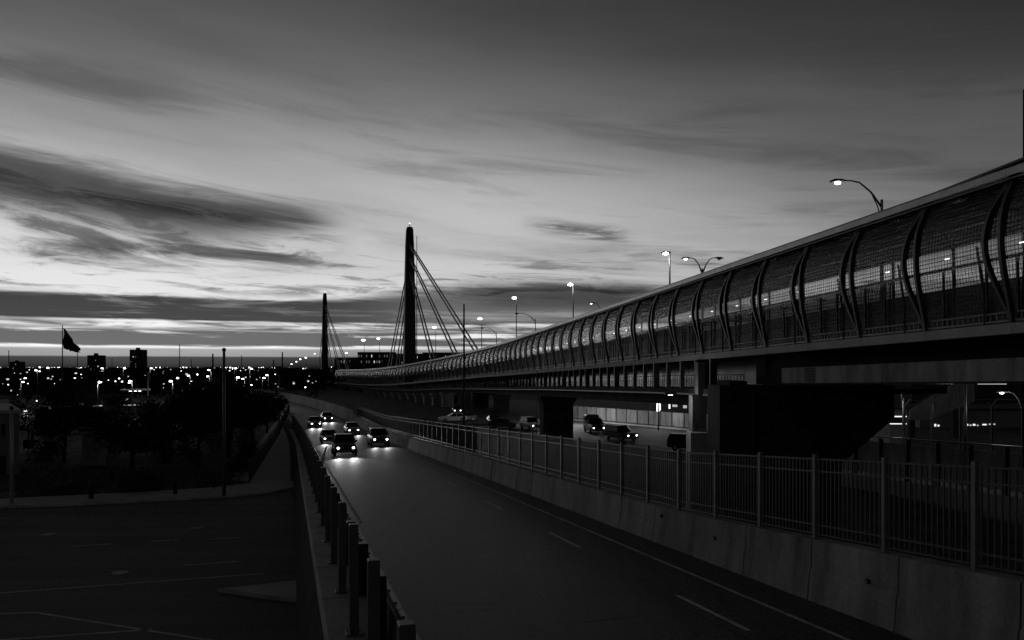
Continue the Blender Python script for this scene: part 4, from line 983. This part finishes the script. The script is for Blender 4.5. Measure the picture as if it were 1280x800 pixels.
# ------------------------------------------------------------------ the city
def clamp_h(py, h): return (CAM_H - h) * 1000 / (py - 458)
lamps = [(26, 477, 6.5), (61.5, 459.6, 8.6), (122, 477, 6.6), (165.5, 476, 6.6), (216, 476, 6.5), (129.5, 460, 8.6), (154, 460, 8.6), (187.5, 460, 8.6), (237, 476, 6.7), (295.5, 471.5, 6.4), (328, 472, 6.6), (335.5, 468.5, 7.0), (35.5, 513, 4.2), (47, 462.5, 8.2), (293, 460, 8.6), (312, 460.5, 8.6), (264, 462, 8.5), (238, 469, 7.4), (262, 470, 7.2), (306, 473, 6.9)]
lamps.sort()
for i, (px, py, h) in enumerate(lamps):
    Y = min(700, clamp_h(py, h)); x = (px - 640) / 1000 * Y; big = px in (122, 295.5, 165.5, 216)
    cobra('city_lamp', (x, Y, 0), CAM_H - (py - 458) / 1000 * Y, 0, 'lit street lamp among the city lots, %s lamp from the left' % ORD[i], 'lit lamps of the city lots', random.choice((0, math.pi)), r=.08, lampr=.0016 * Y * (1.35 if big else 1), power=260 if big else (90 if Y < 230 else 0), polem='black_metal')
cl = MB(); cd = MB(); rnd = random.Random(21)
for _ in range(620):
    px = rnd.uniform(-60, 395) if rnd.random() < .86 else rnd.uniform(395, 470); py = 459 + abs(rnd.gauss(0, 1)) ** 1.5 * 9
    if py > 512: continue
    Y = min(2600, 6000 / max(1.2, (py - 458)) * rnd.uniform(.5, 1.0)); Y = max(150, Y)
    z = CAM_H - (py - 458) / 1000 * Y
    if z < .6: continue
    if px > 395 and py > 465: continue
    sc_ = .62 if py < 464 else 1.05
    if py > 466 and rnd.random() < .45: continue
    r = sc_ * Y * rnd.choice((.0005, .0005, .0006, .0007, .0009, .0013)); (cl if rnd.random() < .36 else cd).ico(((px - 640) / 1000 * Y, Y, z), r, (rnd.uniform(.8, 1.6), 1, .9))
tag(cl.build('city_lights', 'city_light'), 'hundreds of tiny lights scattered over the distant city', 'city lights', kind='stuff')
tag(cd.build('faint_city_lights', 'dim_city_light'), 'hundreds of fainter specks of light between the brighter city lights', 'city lights', kind='stuff')
db = MB()
for _ in range(420):
    Y = rnd.uniform(260, 1900); px = rnd.uniform(-250, 480); w = rnd.uniform(5, 22); h = rnd.uniform(2.5, 6.5) + (3.0 if rnd.random() < .1 else 0); x = (px - 640) / 1000 * Y
    db.bevbox((x - w, Y, 0), (x + w, Y + rnd.uniform(6, 20), h), .2)
tag(db.build('distant_city_blocks', 'far_land'), 'low dark roofs of the far city merging into one mass', 'city', kind='stuff')
tm = MB()
for _ in range(9000):
    Y = rnd.uniform(190, 1100); px = rnd.uniform(-200, 420); cx = math.sin(px * .13 + Y * .01) * 2; z = rnd.uniform(.3, 6.2) * (.7 + .3 * math.sin(px * .35 + Y * .05)); x = (px - 640) / 1000 * Y + cx; s = .0022 * Y
    a = Vector((rnd.gauss(0, 1), rnd.gauss(0, .6), rnd.gauss(0, 1))).normalized(); q = a.cross(Vector((rnd.gauss(0, 1), rnd.gauss(0, 1), rnd.gauss(0, 1)))).normalized(); c = Vector((x, Y, max(.3, z)))
    tm.add([c - a * s, c + q * s * .7, c + a * s, c - q * s * .7], [(0, 1, 2, 3)])
tag(tm.build('distant_treetops', 'leaf'), 'dark mass of treetops across the far city lots', 'treetops', kind='stuff')

def tower(px0, px1, ptop, Y, label, cols_, rows_, lit, crown=True, dep=14, seed=1, mtl='building_wall', cat='high-rise'):
    x0, x1 = (px0 - 640) / 1000 * Y, (px1 - 640) / 1000 * Y; zt = CAM_H - (ptop - 458) / 1000 * Y; cx = (x0 + x1) / 2; h = (x1 - x0) / 2; rnd = random.Random(seed)
    e = empty('high_rise' if cat == 'high-rise' else 'hill_building', (cx, Y, 0), 0, label, cat)
    mb = MB(); mb.box((-h, 0, 0), (h, dep, zt)); mb.build('wall', mtl, e)
    if crown: mb = MB(); mb.box((-h * .25, dep * .3, zt + .01), (h * .2, dep * .6, zt + h * .35)); mb.build('plant_room', mtl, e)
    for r in range(rows_):
        for c in range(cols_):
            X = -h + (c + .5) * 2 * h / cols_; Z = zt * .06 + (r + .5) * zt * .9 / rows_; ww = h / cols_ * .34; hh = zt * .9 / rows_ * .2; on = rnd.random() < lit
            mb = MB(); mb.box((X - ww, -.1, Z - hh), (X + ww, -.01, Z + hh)); mb.build('window', ('dim_city_light' if rnd.random() < .3 else 'faint_window') if on else 'glass', e)
    return e
tower(162, 177, 437, 900, 'tall dark high-rise with a few lit windows left of centre on the skyline', 5, 9, .3, seed=3)
tower(109, 124, 444, 850, 'shorter dark tower block between the flag and the tall high-rise', 5, 6, .12, seed=5)
tower(12, 21, 452, 800, 'low block with a thin mast at the far left of the skyline', 3, 3, .3, seed=8)
tower(447, 492, 440, 620, 'long dark hill block behind the near pylon with scattered lit windows', 14, 4, .25, False, seed=9, cat='building')
tower(493, 527, 442, 640, 'dark flat-roofed block right behind the foot of the near pylon', 9, 4, .2, False, seed=10, cat='building')
tower(528, 582, 440.5, 660, 'wide dark block on the skyline between the pylon and the bare mast', 14, 4, .15, False, seed=12, cat='building')
tower(418, 446, 447, 600, 'lower dark block right of the far pylon', 8, 3, .3, False, seed=14, cat='building')
for i, (px, pt, Y, r) in enumerate(((11, 438, 600, .35), (97, 432, 500, .25), (140, 447, 500, .2), (224.5, 430, 420, .22), (239, 449, 520, .3), (266, 442, 480, .55), (302, 444, 480, .25), (353, 440, 460, .45), (342, 450, 520, .5), (521, 295, 235, .12))):
    labs = ['thin mast on the far-left low block', 'thin mast just right of the flag tip', 'short thin mast between the two tower blocks', 'tall thin mast right of the tall high-rise', 'short faint mast right of the tall thin mast', 'stubby chimney mast left of the tall slim pole', 'faint lattice mast right of the tall slim pole', 'dark mast left of the far pylon, the taller of two', 'short mast just left of the dark mast', 'very thin mast rising beside the near pylon']
    pole('radio_mast', px, 0, pt, r, 'dark_metal', labs[i], 'mast', Y=Y)
# flag
e = empty('flagpole', (((78 - 640) / 1000 * 250), 250, 0), 0, 'tall flagpole with a drooping dark flag on the left skyline', 'flagpole')
zt = CAM_H + (458 - 408) * .25
mb = MB(); mb.tube([(0, 0, 0), (0, 0, zt)], [.2, .12], 8); mb.build('pole', 'dark_metal', e)
mb = MB(); mb.ico((0, 0, zt + .2), .22); mb.build('finial', 'dark_metal', e)
rows = []
for i in range(15):
    t = i / 14; x = .15 + 5.4 * t; top = zt - .5 - 6.6 * t ** 1.1; hgt = 5.6 * (1 - t) ** .8 + .9
    rows.append([(x + .25 * math.sin(j * .9 + i * .5), .35 * math.sin(i * 1.1 + j * .4), top - hgt * j / 8 + .12 * math.sin(i * 1.7)) for j in range(9)])
mb = MB(); mb.sheet(rows); fg = mb.build('flag', 'flag_cloth', e, smooth=True)
sd = fg.modifiers.new('thickness', 'SOLIDIFY'); sd.thickness = .03
# lit forecourt canopy and other low buildings of the lots
e = low_building('filling_station', 156, 178, 503, 190, 10, 'small brightly lit shop front under a canopy among the trees', [(157, 160, 498, 501, 'bright_panel'), (162, 166, 504, 508, 'bright_panel'), (167, 172, 503, 509, 'bright_panel'), (173, 177, 505, 509, 'window_lit')], 'building_pale')
Yc = 184; mb = MB(); mb.bevbox((-3.2, -4, 0), (3.2, -.6, .35), .05); o = mb.build('canopy', 'pale_metal', e, Matrix.Translation((.4, 0, CAM_H - 30 * .19)))
for a in (161, 167, 172): mb = MB(); mb.bevbox(((a - 167) * .18 - .3, -3.5, -.12), ((a - 167) * .18 + .3, -2.5, -.005), .01); mb.build('canopy_light', 'tube_light', o, Matrix.Identity(4))
low_building('lit_roof_shed', 108, 178, 506, 150, 10, 'long shed with a pale lit roof edge across the lots', [(110, 128, 505.6, 507.4, 'dim_window'), (150, 174, 505.6, 507.2, 'dim_window')], 'building_wall')
low_building('left_shed', -40, 33, 499, 140, 12, 'pale roofed shed at the left edge behind the low building', [(2, 6, 511, 515, 'dim_window'), (19, 24, 512, 514.5, 'tube_light')], 'building_pale')
low_building('far_toll_building', 326, 373, 489, 290, 8, 'long lit toll building where the far road bends out of sight', [(337, 342, 490, 494, 'window_lit'), (345, 350, 490, 494, 'bright_panel'), (352, 354, 490, 494, 'bright_panel'), (355, 363, 490.3, 493.6, 'bright_panel'), (364, 372, 491, 493.5, 'window_lit')], 'building_pale')
ci = 0
labs = ['pale parked car at the far left of the lots', 'parked car with a small light left of the near tree', 'dark parked car beneath the lit shed edge', 'white parked car in the middle of the lots', 'grey parked car right of the filling station', 'dark parked car behind the trees near the path', 'grey parked car below the pale ground patch', 'white parked car left of the utility cabinet']
for (px, py, rz, k, pt_, lt) in ((22, 517, 1.4, 'sedan', 'car_white', False), (56, 518, .3, 'sedan', 'car_grey', True), (100, 517, .2, 'suv', 'car_dark', True), (118, 540, 1.5, 'sedan', 'car_white', False), (187, 519, 1.3, 'suv', 'car_grey', False), (304, 533, .2, 'sedan', 'car_dark', True), (40, 530, 1.5, 'sedan', 'car_grey', True), (96, 541, 1.6, 'suv', 'car_white', False)):
    car(k, G(px, py), rz, pt_, labs[ci], 'cars parked in the left lots', lt, 80 if lt else 0); ci += 1
